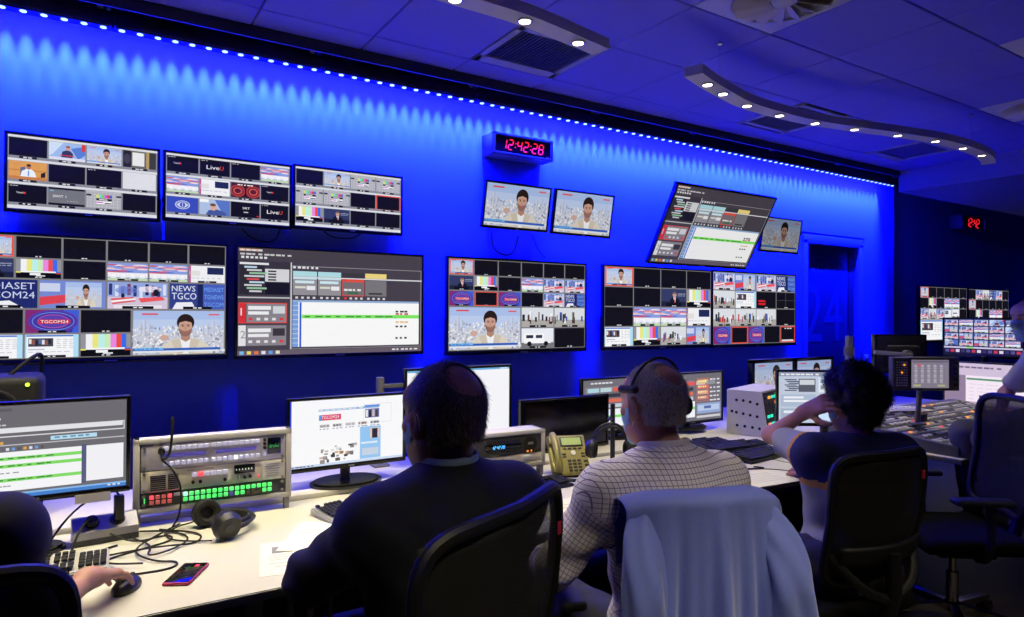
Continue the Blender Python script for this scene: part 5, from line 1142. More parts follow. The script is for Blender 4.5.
def torso(v, J, o=0., k=.05, legs=False, arms=True, armo=None, chest=1.):
    """pelvis, neck, shoulders, arms and legs from the joints in J; o fattens everything for clothes"""
    P, N, F, R = J['pelvis'], J['neck'], J['F'], J['R']; U = nrm(N-P); L = np.linalg.norm(N-P); Fb = nrm(F-U*(F@U)); Rb = np.cross(Fb, U); A = [Rb, Fb, U]
    at = lambda t, f=0.: P+U*L*t+Fb*f
    v.ell(at(.72, -.005), (.165*chest+o, .108*chest+o, .17+o), A, k); v.ell(at(.42, .012), (.148*chest+o, .112*chest+o, .17+o), A, k); v.ell(at(.06, 0), (.172*chest+o, .125*chest+o, .13+o), A, k)
    SL, SR = J['shL'], J['shR']
    for S_ in (SL, SR):
        v.cone(at(.9, -.01), S_, .056+o, .056+o, k); v.cone(at(.985, -.005), S_*.55+at(.95)*.45, .040+o*.6, .044+o*.8, k)
        v.cone(at(.62, -.02)+(S_-at(.9))*.5, S_, .07+o, .05+o, k)
    if arms:
        ao = o if armo is None else armo
        for S_, E_, W_2 in ((SL, J['elL'], J['wrL']), (SR, J['elR'], J['wrR'])):
            v.cone(S_, E_, .053+ao, .041+ao, .03); v.cone(E_, W_2, .042+ao, .027+ao, .02)
    if legs:
        for q in 'LR': v.cone(J['hip'+q], J['kn'+q], .088+o, .056+o, .05); v.cone(J['kn'+q], J['an'+q], .056+o, .036+o, .03)
def box_of(pts, pad): p = np.array(pts); return p.min(0)-pad, p.max(0)+pad
def legs_of(J, fwd, drop, sep=.1, toe=0):
    P, R, F = J['pelvis'], J['R'], J['F']
    for q, s in (('L', -1), ('R', 1)):
        J['hip'+q] = P+R*s*.09-v3(0, 0, .02); J['kn'+q] = P+F*fwd+R*s*(sep+.06)+v3(0, 0, .0); J['an'+q] = J['kn'+q]-v3(0, 0, drop)-F*.04
def trousers_shoes(t, J, mt, shoe, o=.014):
    pts = [J[a+q] for a in ('hip', 'kn', 'an') for q in 'LR']+[J['pelvis']]; lo, hi = box_of(pts, .26); v = Vox(lo, hi, .008)
    P, N = J['pelvis'], J['neck']; U = nrm(N-P); A = [J['R'], np.cross(U, J['R']), U]
    v.ell(P+U*.03, (.175+o, .128+o, .13+o), A, .04)
    for q in 'LR': v.cone(J['hip'+q], J['kn'+q], .09+o, .06+o, .05); v.cone(J['kn'+q], J['an'+q]+v3(0, 0, .03), .06+o, .044+o, .03)
    v.wrinkle(lambda X, Y, Z: .003*np.sin(60*(Z+.4*X))*np.sin(45*Y+20*X)); vmesh('trousers', v, mt, t, relax=1)
    for q in 'LR':
        a = J['an'+q]; F = J['F']; lo, hi = box_of([a, a+F*.22], .1); v = Vox(lo, hi, .006); b = a-v3(0, 0, .055)
        v.cone(b-F*.05, b+F*.05, .038, .04, .02); v.cone(b+F*.05, b+F*.17, .042, .034, .02); v.cone(a+v3(0, 0, .03), b, .042, .04, .02); v.cut(lambda X, Y, Z: (b[2]-.034)-Z); vmesh('shoe', v, shoe, t, relax=1)
def surface_points(o, n, keep=None, seed=1):
    """random points and normals over a mesh"""
    me = o.data; co = np.empty(len(me.vertices)*3, np.float32); me.vertices.foreach_get('co', co); co = co.reshape(-1, 3); no = np.empty(len(me.vertices)*3, np.float32); me.vertices.foreach_get('normal', no); no = no.reshape(-1, 3)
    i = np.arange(len(co))
    if keep is not None: i = i[keep(co)]
    g = np.random.default_rng(seed); i = g.choice(i, n); return co[i]+g.normal(0, .0015, (n, 3)), no[i], g
def strands(name, parent, mt, p, nvec, flow, L, w=.0011, g=None, curl=0., lift=.35, seg=3):
    """tapered ribbons: hair as one mesh"""
    V = []; Fc = []; n = len(p)
    for i in range(n):
        N = nrm(nvec[i]); d = flow(p[i]); d = d-N*(d@N); d = nrm(d) if np.linalg.norm(d) > 1e-6 else nrm(np.cross(N, [0, 0, 1.])); d = nrm(d+g.normal(0, .28, 3)); l = L*g.uniform(.6, 1.25); sd = nrm(np.cross(N, d)); q = p[i].copy(); b = len(V); ph = g.uniform(0, 6.28)
        for k in range(seg+1):
            t = k/seg; ww = w*(1-.85*t); c = curl*(sd*math.sin(ph+t*7)+N*math.cos(ph+t*7))
            V.append(q+c+sd*ww); V.append(q+c-sd*ww); q = q+(d*(1-lift*(1-t))+N*lift*(1-t))*l/seg
        for k in range(seg): Fc.append((b+2*k, b+2*k+1, b+2*k+3, b+2*k+2))
    me = bpy.data.meshes.new(name); me.from_pydata([tuple(x) for x in V], [], Fc); me.materials.append(mt); me.polygons.foreach_set('use_smooth', [True]*len(Fc)); o = bpy.data.objects.new(name, me); COL.objects.link(o); o.parent = parent; return o
def hl(C, fr, s=1.):
    F, R, U = fr
    return lambda X: (((X-C)@R)/s, ((X-C)@F)/s, ((X-C)@U)/s)
def hair_shell(t, C, fr, s, mt, th=.008, bald=None, line=None, lump=None, relax=1, name='hair'):
    F, R, U = fr; v = Vox(C-.16*s, C+.17*s, .0035); A = [R, F, U]
    v.ell(C+s*(-.014*F+.034*U), [(.076+th)*s, (.099+th)*s, (.088+th)*s], A, .0); v.ell(C+s*(-.03*F-.03*U), [(.066+th)*s, (.062+th)*s, (.075+th)*s], A, .03)
    if lump: lump(v)
    def g(X, Y, Z):
        dx, dy, dz = X-C[0], Y-C[1], Z-C[2]; r = (dx*R[0]+dy*R[1]+dz*R[2])/s; f = (dx*F[0]+dy*F[1]+dz*F[2])/s; u = (dx*U[0]+dy*U[1]+dz*U[2])/s
        hlv = np.where(f > .062, .075+.5*(f-.062), np.where(f > .012, .005+(f-.012)*1.2, np.where(f > -.04, .012-.0*f, -.05+.0*f)))
        hlv = hlv if line is None else line(r, f, u)
        return (hlv-u)*s
    v.cut(g)
    if bald is not None: v.ell(C+s*(bald[0]*R+bald[1]*F+bald[2]*U), [q*s for q in bald[3:6]], A, .004, True)
    return vmesh(name, v, mt, t, relax=relax)
def mask(t, C, fr, s, mt, elastic):
    """pleated surgical mask over nose and chin, with ear loops"""
    F, R, U = fr; A = [R, F, U]; v = Vox(C-.16*s, C+.17*s, .003)
    def both(e, sub=False):
        v.ell(C+s*(.03*F-.035*U), [(.066+e)*s, (.070+e)*s, (.085+e)*s], A, .002 if sub else .02, sub)
        v.cone(C+s*(.090*F+.004*U), C+s*(.115*F-.023*U), (.009+e)*s, (.0145+e)*s, .002 if sub else .02, sub); v.ell(C+s*(.055*F-.095*U), [(.034+e)*s, (.036+e)*s, (.03+e)*s], A, .002 if sub else .03, sub)
    both(.009)
    v.wrinkle(lambda X, Y, Z: .0012*np.sin(((X-C[0])*U[0]+(Y-C[1])*U[1]+(Z-C[2])*U[2])/s*190))
    def g(X, Y, Z):
        dx, dy, dz = X-C[0], Y-C[1], Z-C[2]; f = (dx*F[0]+dy*F[1]+dz*F[2])/s; u = (dx*U[0]+dy*U[1]+dz*U[2])/s
        return np.maximum(np.maximum((.022-f), u-(-.004+.12*(f-.05))), (-.118+.0*f)-u)*s
    v.cut(g); both(.004, True); o = vmesh('face_mask', v, mt, t, relax=1); o['label'] = 'pale blue surgical mask'
    m = MB()
    for q in (-1, 1):
        P = lambda r, f, u: tuple(C+s*(r*q*R+f*F+u*U))
        m.tube([P(.066, .03, -.012), P(.082, .0, .012), P(.088, -.022, .02), P(.088, -.034, -.005), P(.08, -.01, -.035), P(.066, .026, -.075)], .0014, n=6, smooth=2)
    m.build('ear_loop', elastic, o)
M_mask = mat('surgical_blue', (150, 190, 226), .8, var=.04); M_elastic = mat('white_elastic', (226, 228, 232), .7)
def eyes(t, C, fr, s, brow):
    F, R, U = fr
    for q in (-1, 1):
        m = MB(); m.ell(tuple(C+s*(q*.031*R+.0820*F+.007*U)), (.0117*s,)*3, n=16); e = m.build('eye', mat('eye_white', (220, 214, 210), .3), t)
        m = MB(); m.ell(tuple(C+s*(q*.031*R+.0902*F+.0065*U)), (.0048*s,)*3, n=12); m.build('iris', mat('eye_dark', (40, 28, 22), .2), e)
        m = MB(); m.tube([tuple(C+s*(q*r_*R+f_*F+u_*U)) for r_, f_, u_ in ((.014, .1065, .0265), (.026, .1045, .031), (.040, .0975, .0305), (.049, .090, .026))], .0026*s, n=6, smooth=1); m.build('eyebrow', brow, t)
def person(label, J, C): return thing('person', label, 'person', (0, 0, 0))
# ---------------------------------------------------------------- office chairs
M_chair = mat('chair_black', (11, 11, 14), .55, spec=.3, var=.1); M_seat = mat('chair_fabric', (7, 7, 9), .95, spec=.1, var=.2, scale=200)
def mesh_weave():
    m = mat('chair_mesh', (8, 8, 10), .7); nt = m.node_tree; b = nt.nodes['Principled BSDF']; tc = nt.nodes.new('ShaderNodeTexCoord'); w = nt.nodes.new('ShaderNodeTexWave'); w.inputs['Scale'].default_value = 90; w.bands_direction = 'Z'
    mp = nt.nodes.new('ShaderNodeMapRange'); mp.inputs[3].default_value = .55; mp.inputs[4].default_value = .95
    nt.links.new(tc.outputs['Object'], w.inputs['Vector']); nt.links.new(w.outputs['Fac'], mp.inputs[0]); nt.links.new(mp.outputs[0], b.inputs['Alpha']); return m
M_mesh = mesh_weave()
def chair(label, loc, az, back_h=1.06, seat_z=.46, arms=True, wide=.47, arm_z=.68, tagc=True, chrome=False):
    t = thing('office_chair', label, 'chair', loc, R_(-az), 'black office chairs')
    m = MB(); m.box((0, .0, seat_z-.03), (.49, .47, .075), bev=.034, seg=4)
    for v in m.bm.verts: v.co.z += .02*(abs(v.co.x)/.245)**2-(.03 if v.co.y > .17 else 0)*((v.co.y-.17)/.065)**2*.3
    m.build('seat', M_seat, t)
    z0, z1 = seat_z+.10, back_h; hw = wide/2
    def bp(u, vv):                                              # u -1..1 across, vv 0..1 up
        z = z0+(z1-z0)*vv; x = u*hw*(1-.10*(1-vv)**2); y = -.235-.075*vv-.03*math.sin(PI*vv)+.055*u*u; return (x, y, z)
    ring = []
    n = 40
    for k in range(n):
        a = 2*PI*k/n; c, s_ = math.cos(a), math.sin(a); q = .32; ring.append(bp(math.copysign(abs(c)**q, c), .5+.5*math.copysign(abs(s_)**q, s_)))
    m = MB(); m.tube(ring, .017, n=10, closed=True); m.build('backrest_frame', M_chair, t)
    m = MB(); m.grid(lambda a, b: bp((a*2-1)*.97, .02+.96*b), 16, 16); m.build('backrest_mesh', M_mesh, t, solid=.003, smooth=60)
    m = MB(); m.grid(lambda a, b: tuple(Vector(bp((a*2-1)*.9, .16+.16*b))+Vector((0, -.02-.01*math.sin(PI*b), 0))), 14, 5); m.build('lumbar_band', M_chair, t, solid=.014, smooth=60)
    m = MB(); m.tube([(0, -.08, seat_z-.09), (0, -.26, seat_z-.07), (0, -.315, seat_z+.06), (0, -.31, seat_z+.22)], .026, n=10, smooth=2)
    for s_ in (-1, 1): m.tube([(0, -.30, seat_z+.05), (s_*.13, -.30, seat_z+.10), (s_*hw*.93, -.215, seat_z+.22)], .017, n=10, smooth=2)
    m.build('back_bracket', M_chair, t)
    if tagc: p = bp(.9, .8); m = MB(); m.box((p[0]-.02, p[1]-.021, p[2]), (.016, .003, .03)); m.build('red_tag', mat('red_tag', (190, 40, 50), .6), t)
    if arms:
        for s_ in (-1, 1):
            m = MB(); m.box((s_*.285, .03, arm_z), (.075, .25, .03), bev=.013, seg=3); a = m.build('armrest', M_rubber, t)
            m = MB(); m.tube([(s_*.2, .0, seat_z-.07), (s_*.275, .0, seat_z-.05), (s_*.287, -.005, seat_z+.05), (s_*.287, 0, arm_z-.012)], .018, n=10, smooth=2); m.build('arm_post', M_chair, a)
    m = MB(); m.box((0, -.02, seat_z-.085), (.2, .26, .05), bev=.012); m.build('mechanism', M_chair, t)
    m = MB(); m.cyl((0, 0, .10), (0, 0, seat_z-.1), .016, n=14); m.cyl((0, 0, .10), (0, 0, seat_z-.2), .027, n=16); m.build('gas_column', M_chrome if chrome else M_chair, t)
    m = MB(); m.cyl((0, 0, .075), (0, 0, .115), .04, .032, n=18); m.build('hub', M_chair, t)
    leg = cas = None
    for k in range(5):
        a = 2*PI*k/5+.3; c, s_ = math.cos(a), math.sin(a)
        M = Matrix.Rotation(a, 4, 'Z'); m = MB(); m.prism([(.02, .072), (.32, .062), (.325, .078), (.3, .088), (.02, .112)], -.02, .02, M=M); m.build('leg', M_chrome if chrome else M_chair, t)
        m = MB(); m.cyl((.31*c-.011*s_, .31*s_+.011*c, .029), (.31*c-.027*s_, .31*s_+.027*c, .029), .0285, n=16); m.cyl((.31*c+.011*s_, .31*s_-.011*c, .029), (.31*c+.027*s_, .31*s_-.027*c, .029), .0285, n=16); m.box((.31*c, .31*s_, .045), (.03, .03, .03), bev=.006); m.cyl((.31*c, .31*s_, .04), (.31*c, .31*s_, .072), .008); m.build('caster', M_rubber, t)
    return t
# ---------------------------------------------------------------- people
def cloth(name, rgb, rough=.85, **k): return mat(name, rgb, rough, var=k.pop('var', .08), scale=k.pop('scale', 120), bump=k.pop('bump', .15), bscale=500, **k)
M_navycl = cloth('navy_suit_cloth', (12, 15, 32)); M_blackcl = cloth('black_knit', (14, 14, 17)); M_greycl = cloth('grey_trousers', (86, 84, 88)); M_shoe = mat('black_shoe', (18, 16, 16), .35); M_darktr = cloth('dark_trousers', (24, 25, 32)); M_whitetee = cloth('white_tee', (206, 208, 214))
M_skinA = skin('skin_tan', (176, 124, 104)); M_skinB = skin('skin_ruddy', (190, 132, 112)); M_skinC = skin('skin_olive', (168, 116, 94)); M_skinD = skin('skin_light', (196, 146, 122))
def hairmat(n, rgb): return mat(n, rgb, .55, var=.35, scale=220, spec=.3)
def wr(J, amp, fr=70):
    """soft creases that gather at the elbows and waist"""
    pts = [J['elL'], J['elR'], J['pelvis']+v3(0, 0, .12)]
    def f(X, Y, Z):
        g = 0
        for p in pts: g = g+np.exp(-((X-p[0])**2+(Y-p[1])**2+(Z-p[2])**2)/.016)
        return amp*np.sin(fr*Z+24*X-18*Y+3*np.sin(14*X+9*Y))*(.25+np.minimum(g, 1.2))
    return f
def collar(t, N, fr, r, h, mt, lean=0., name='collar', open_f=.5):
    F, R, U = fr; m = MB()
    def f(a, b):
        th = 2*PI*(a-.5)*.94-PI/2; c, s_ = math.cos(th), math.sin(th); rr = r*(1-.08*b)
        p = N+R*c*rr*1.05+F*(s_*rr+.006)+U*(-.012+h*b-.022*(s_ > 0)*s_); return tuple(p)
    m.grid(f, 36, 4); return m.build(name, mt, t, solid=.006, smooth=60)
def arms_J(J, az, half, drop, N):
    F, R, U = frame(az); J['F'], J['R'], J['neck'] = F, R, N; J['shL'] = N-R*half-v3(0, 0, drop); J['shR'] = N+R*half-v3(0, 0, drop); return J
def bodybox(J, C, h, extra=()): lo, hi = box_of([J[k] for k in ('pelvis', 'neck', 'shL', 'shR', 'elL', 'elR', 'wrL', 'wrR')]+[C]+list(extra), .2); return Vox(lo, hi, h)
def make_body(t, J, C, fr, s, mt, h, hands, scut=True):
    v = bodybox(J, C, h, [w[0] for w in hands]); torso(v, J, -.006); N = J['neck']
    v.cone(N-fr[2]*.02, C-fr[2]*.06*s-fr[0]*.012*s, .056*s, .054*s, .03); head(v, C, fr, s)
    for a in hands: hand(v, *a[:4], **a[4])
    return vmesh('body', v, mt, t, relax=1)
# --- the man in the navy suit
J = arms_J({}, -8, .185, .075, v3(.695, 1.365, 1.115)); J['pelvis'] = v3(.68, 1.40, .57); J['elL'] = v3(.435, 1.555, .885); J['wrL'] = v3(.60, 1.77, .80); J['elR'] = v3(.985, 1.56, .87); J['wrR'] = v3(.86, 1.78, .80)
C = v3(.69, 1.385, 1.258); fr = frame(-9, -3); s = 1.02
t = person('person in a navy suit with a bald crown, facing the web page monitor', J, C)
make_body(t, J, C, fr, s, M_skinA, .005, [(J['wrL'], v3(.5, .8, -.2), v3(.1, .1, 1), 1, dict(curl=(.5, .55, .6, .6))), (J['wrR'], v3(-.4, .8, -.2), v3(-.1, .1, 1), -1, dict(curl=(.5, .55, .6, .6)))])
v = bodybox(J, C, .006); torso(v, J, .028, .05, armo=.02); v.wrinkle(wr(J, .004)); v.cut(lambda X, Y, Z: .50-Z)
v.ell(J['neck']+v3(0, .02, .045), (.062, .075, .05), None, .01, True); vmesh('suit_jacket', v, M_navycl, t, relax=2)
collar(t, J['neck']+v3(0, .0, .022), frame(-6), .070, .052, cloth('pale_blue_shirt', (150, 172, 214)), name='shirt_collar'); collar(t, J['neck']+v3(0, -.004, .006), frame(-6), .083, .042, M_navycl, name='jacket_collar')
legs_of(J, .42, .46); trousers_shoes(t, J, M_navycl, M_shoe)
Mh = hairmat('hair_dark_grey', (84, 76, 76)); bald = (.004, -.085, .10, .050, .045, .06)
hs = hair_shell(t, C, fr, s, Mh, .006, bald)
HL = hl(C, fr, s); F, R, U = fr
def dens(X):
    r, f, u = HL(X); d = np.sqrt(((r-.004)/.054)**2+((f+.085)/.05)**2+((u-.10)/.064)**2); return d > 1.0
p, n_, g = surface_points(hs, 7000, dens, 2)
hair_c = strands('hair_strands', t, Mh, p, n_, lambda q: -U*.9-F*.25+R*.2*np.sign((q-C)@R), .015, .0009, g, lift=.22) 
m_ = hairmat('hair_grey_light', (124, 118, 120)); bd = [c for c in t.children if c.name.startswith('body')][0]
def edge(X): r, f, u = HL(X); d = np.sqrt(((r-.004)/.054)**2+((f+.085)/.05)**2+((u-.10)/.064)**2); return (d > .72) & (d < 1.08) & (u > .02) & (f < -.02)
p, n_, g = surface_points(bd, 450, edge, 15); strands('thin_crown_strands', t, Mh, p, n_, lambda q: -U*.9-F*.4, .013, .0007, g, lift=.15)
p, n_, g = surface_points(hs, 1600, dens, 5); strands('grey_strands', t, m_, p, n_, lambda q: -U*.9-F*.25, .015, .0008, g, lift=.25)
eyes(t, C, fr, s, hairmat('brow_hair', (58, 46, 42))); mask(t, C, fr, s, M_mask, M_elastic)
# --- the man in the checked shirt
J = arms_J({}, 10, .195, .085, v3(1.405, 1.385, 1.085)); J['pelvis'] = v3(1.40, 1.36, .56); J['elL'] = v3(1.10, 1.50, .79); J['wrL'] = v3(1.21, 1.73, .72); J['elR'] = v3(1.76, 1.50, .80); J['wrR'] = v3(1.66, 1.76, .77)
C = v3(1.402, 1.43, 1.232); fr = frame(6, -4); s = 1.0
t = person('person with grey hair and a headset in a white checked shirt', J, C)
make_body(t, J, C, fr, s, M_skinB, .005, [(J['wrL'], v3(.5, .8, -.3), v3(.1, .3, 1), 1, dict(curl=(.5, .55, .6, .6))), (J['wrR'], v3(-.2, .9, -.1), v3(-.1, .1, 1), -1, dict(curl=(.4, .45, .5, .5)))])
def checked():
    m = mat('checked_shirt', (222, 214, 226), .8, bump=.1, bscale=400); nt = m.node_tree; b = nt.nodes['Principled BSDF']; fs = []
    for k in ('cu', 'cv'):
        a = nt.nodes.new('ShaderNodeAttribute'); a.attribute_name = k; q = nt.nodes.new('ShaderNodeMath'); q.operation = 'MULTIPLY'; q.inputs[1].default_value = 1/.0135
        w = nt.nodes.new('ShaderNodeMath'); w.operation = 'FRACT'; l = nt.nodes.new('ShaderNodeMath'); l.operation = 'LESS_THAN'; l.inputs[1].default_value = .14
        nt.links.new(a.outputs['Fac'], q.inputs[0]); nt.links.new(q.outputs[0], w.inputs[0]); nt.links.new(w.outputs[0], l.inputs[0]); fs.append(l)
    ad = nt.nodes.new('ShaderNodeMath'); ad.operation = 'MAXIMUM'; nt.links.new(fs[0].outputs[0], ad.inputs[0]); nt.links.new(fs[1].outputs[0], ad.inputs[1])
    mx = nt.nodes.new('ShaderNodeMix'); mx.data_type = 'RGBA'; mx.inputs[6].default_value = (*lin((240, 234, 246)), 1); mx.inputs[7].default_value = (*lin((140, 124, 168)), 1)
    nt.links.new(ad.outputs[0], mx.inputs[0]); nt.links.new(mx.outputs[2], b.inputs['Base Color']); return m
def cloth_uv(J):
    F, R = J['F'], J['R']
    def both(V):
        U_ = (V-J['neck'])@R+.35*((V-J['neck'])@F); W = V[:, 2].copy()
        for S_, E_, W2 in ((J['shL'], J['elL'], J['wrL']), (J['shR'], J['elR'], J['wrR'])):
            off = 0
            for a, b in ((S_, E_), (E_, W2)):
                ab = b-a; L = np.linalg.norm(ab); d = ab/L; tt = (V-a)@d; q = V-a-tt[:, None]*d; r = np.linalg.norm(q, axis=1); e1 = nrm(np.cross(d, [.3, .9, .1])); e2 = np.cross(d, e1)
                m = (tt > (.05 if a is S_ else 0)) & (tt < L+.05) & (r < .085) & (np.abs((V-J['neck'])@R) > .165); ang = np.arctan2(q@e2, q@e1)*.068
                U_ = np.where(m, ang, U_); W = np.where(m, -tt-off, W); off += L
        return U_, W
    return dict(cu=lambda V: both(V)[0]+5, cv=lambda V: both(V)[1]+5)
M_check = checked(); M_plain = cloth('white_shirt_collar', (234, 226, 242))
v = bodybox(J, C, .006); torso(v, J, .020, .05, arms=False, chest=1.04)
for S_, E_, W2 in ((J['shL'], J['elL'], J['wrL']), (J['shR'], J['elR'], J['wrR'])): v.cone(S_, E_, .072, .058, .04); v.cone(E_, E_*.45+W2*.55, .056, .05, .02)
v.wrinkle(wr(J, .0045, 62)); v.cut(lambda X, Y, Z: .52-Z); v.ell(J['neck']+v3(0, .02, .045), (.06, .075, .05), None, .01, True)
vmesh('checked_shirt', v, M_check, t, relax=2, attrs=cloth_uv(J))
for E_, W2, nm in ((J['elL'], J['wrL'], 'L'), (J['elR'], J['wrR'], 'R')):
    m = MB(); d = nrm(W2-E_); c = E_*.45+W2*.55; m.tube([tuple(c-d*.03), tuple(c+d*.012)], [.056, .055], n=20); m.build('rolled_cuff', M_plain, t)
c_ = collar(t, J['neck']+v3(0, .0, .006), frame(8, -8), .076, .058, M_plain, name='shirt_collar')
legs_of(J, .42, .45); trousers_shoes(t, J, M_darktr, M_shoe)
Mh = hairmat('hair_silver', (196, 186, 184)); F, R, U = fr; HL = hl(C, fr, s)
hs = hair_shell(t, C, fr, s, Mh, .004, (0, -.085, .105, .046, .05, .05))
def dens(X): r, f, u = HL(X); d = np.sqrt((r/.05)**2+((f+.085)/.055)**2+((u-.105)/.054)**2); return (d > 1.02)
p, n_, g = surface_points(hs, 6500, dens, 3); strands('hair_strands', t, Mh, p, n_, lambda q: -U*.7-F*.5, .014, .0009, g, lift=.4)
bd = [c for c in t.children if c.name.startswith('body')][0]
def edge(X): r, f, u = HL(X); d = np.sqrt((r/.05)**2+((f+.085)/.055)**2+((u-.105)/.054)**2); return (d > .7) & (d < 1.1) & (u > .02) & (f < -.02)
p, n_, g = surface_points(bd, 900, edge, 15); strands('thin_crown_strands', t, Mh, p, n_, lambda q: -U*.7-F*.5, .011, .0007, g, lift=.2)
p, n_, g = surface_points(hs, 2500, dens, 8); strands('dark_grey_strands', t, hairmat('hair_mid_grey', (120, 112, 112)), p, n_, lambda q: -U*.7-F*.5, .014, .0009, g, lift=.35)
eyes(t, C, fr, s, hairmat('brow_hair', (58, 46, 42))); mask(t, C, fr, s, M_mask, M_elastic)
h = thing('headset', 'dark single-ear headset worn over grey hair by the checked shirt man', 'headset', tuple(C))
F, R, U = fr
P = lambda r, f, u: tuple(s*(r*R+f*F+u*U))
m = MB(); m.tube([P(.098*math.cos(R_(q))*(1 if q < 90 else .93), -.005-.03*math.sin(R_(q)), .028+.111*math.sin(R_(q))) for q in range(-4, 168, 8)], .0045, n=8); m.build('headband', M_black, h)
m = MB(); M = Matrix.Translation(P(-.093, -.008, .052)); m.cyl(tuple(Vector(P(-.094, -.038, .05))), tuple(Vector(P(-.094, .026, .05))), .0115, n=14); m.ell(P(-.094, -.038, .05), (.0115,)*3, n=12); m.ell(P(-.094, .026, .05), (.0115,)*3, n=12); m.build('temple_pad', M_rubber, h)
m = MB(); m.cyl(P(.085, -.01, -.005), P(.115, -.01, -.005), .036, .03, n=22); m.build('ear_cup', M_black, h); m = MB(); m.tube([P(.11, .02, -.01), P(.1, .07, -.05), P(.06, .125, -.075)], .003, smooth=2); m.ell(P(.06, .125, -.075), (.009,)*3, n=10); m.build('boom_microphone', M_black, h)
# --- the man with curly hair, hand on his head
J = arms_J({}, 30, .158, .035, v3(2.41, 1.405, 1.012)); J['pelvis'] = v3(2.375, 1.42, .56)
J['elL'] = v3(2.37, 1.735, 1.005); J['wrL'] = v3(2.372, 1.575, 1.125); J['elR'] = v3(2.67, 1.565, .80); J['wrR'] = v3(2.80, 1.825, .774)
C = v3(2.447, 1.43, 1.165); fr = frame(22, -12); F, R, U = fr; s = .98
t = person('person with black curly hair holding one hand to the forehead', J, C)
hd = nrm(v3(2.343, 1.42, 1.20)-J['wrL'])
make_body(t, J, C, fr, s, M_skinC, .004, [(J['wrL'], hd, nrm(v3(-.9, .2, .3)), 1, dict(curl=(.30, .34, .38, .42), thumb=.4, spread=.22)), (J['wrR'], v3(.45, .88, -.05), v3(0, 0, 1), -1, dict(curl=(.28, .3, .32, .36)))])
M_py = cloth('polo_yellow', (206, 150, 50)); M_pg = cloth('polo_grey', (150, 152, 178)); M_pn = cloth('polo_navy', (24, 28, 56))
v = bodybox(J, C, .006); torso(v, J, .016, .05, arms=False, chest=.97)
for S_, E_ in ((J['shL'], J['elL']), (J['shR'], J['elR'])): v.cone(S_, S_*.42+E_*.58, .066, .062, .04)
v.wrinkle(wr(J, .004, 66)); v.cut(lambda X, Y, Z: .5-Z); v.ell(J['neck']+v3(0, .02, .045), (.06, .07, .05), None, .01, True)
def polo(c):
    """navy yoke, yellow band, grey below and on the sleeves"""
    z = c[:, 2]; reg = np.where(z > .90, 0, np.where(z > .872, 1, 2))
    for S_, E_ in ((J['shL'], J['elL']), (J['shR'], J['elR'])):
        d = nrm(E_-S_); tt = (c-S_)@d; lat = np.linalg.norm(c-S_-tt[:, None]*d, axis=1); m = (lat < .1) & (tt > -.01); reg = np.where(m, np.where(tt < .025, 0, np.where(tt < .052, 1, 2)), reg)
    return reg
vmesh('polo_shirt', v, [M_pn, M_py, M_pg], t, region=polo, relax=2)
collar(t, J['neck']+v3(0, 0, .0), frame(26, -10), .074, .038, M_pn)
legs_of(J, .42, .46); trousers_shoes(t, J, M_darktr, M_shoe)
Mh = hairmat('hair_black', (20, 17, 16))
def curls(v):
    g = np.random.default_rng(4)
    for _ in range(190):
        d = nrm(g.normal(0, 1, 3)); f_, r_, u_ = d@F, d@R, d@U
        if u_ < -.55 or (f_ > .45 and u_ < .35): continue
        rad = .020+.012*g.random(); c = C+s*(-.018*F+.036*U)+s*(R*r_*.086+F*f_*.104+U*u_*.099); v.ell(c, (rad,)*3, None, .006)
hs = hair_shell(t, C, fr, s, Mh, .014, None, line=lambda r, f, u: np.where(f > .055, .066, np.where(f > .0, .0+f*.9, np.where(f > -.045, -.012, -.088))), lump=curls)
p, n_, g = surface_points(hs, 5000, None, 6); strands('hair_curls', t, Mh, p, n_, lambda q: -U*.5-F*.2, .026, .0011, g, curl=.004, lift=.6, seg=5)
eyes(t, C, fr, s, hairmat('brow_hair', (58, 46, 42))); mask(t, C, fr, s, M_mask, M_elastic)
# --- the one perched on the desk at the far side
J = arms_J({}, -58, .175, .05, v3(4.50, 1.43, 1.325)); J['pelvis'] = v3(4.50, 1.40, .845); J['elL'] = v3(4.39, 1.36, 1.03); J['wrL'] = v3(4.13, 1.51, .985); J['elR'] = v3(4.50, 1.72, 1.05); J['wrR'] = v3(4.32, 1.68, .945)
C = v3(4.325, 1.52, 1.488); fr = frame(-64, -6); s = 1.0; F, R, U = fr
t = person('person with a shaved head and mask in a white tee, perched on the mixer desk', J, C)
make_body(t, J, C, fr, s, M_skinD, .005, [(J['wrL'], v3(-.8, .55, -.25), v3(-.1, -.1, 1), 1, dict(curl=(.5, .55, .6, .65))), (J['wrR'], v3(-.8, .3, -.3), v3(0, 0, 1), -1, dict(curl=(.4, .45, .5, .55)))])
v = bodybox(J, C, .006); torso(v, J, .016, .05, arms=False)
for S_, E_ in ((J['shL'], J['elL']), (J['shR'], J['elR'])): v.cone(S_, S_*.3+E_*.7, .068, .064, .04)
v.wrinkle(wr(J, .004)); v.cut(lambda X, Y, Z: .80-Z); v.ell(J['neck']+v3(0, 0, .045), (.06, .06, .05), None, .01, True); vmesh('tee_shirt', v, M_whitetee, t, relax=2)
legs_of(J, .53, .42, .03); trousers_shoes(t, J, M_greycl, M_shoe)
hair_shell(t, C, fr, s, hairmat('hair_shaved', (92, 70, 62)), .0015, name='cropped_hair')
eyes(t, C, fr, s, hairmat('brow_hair', (58, 46, 42))); mask(t, C, fr, s, M_mask, M_elastic)
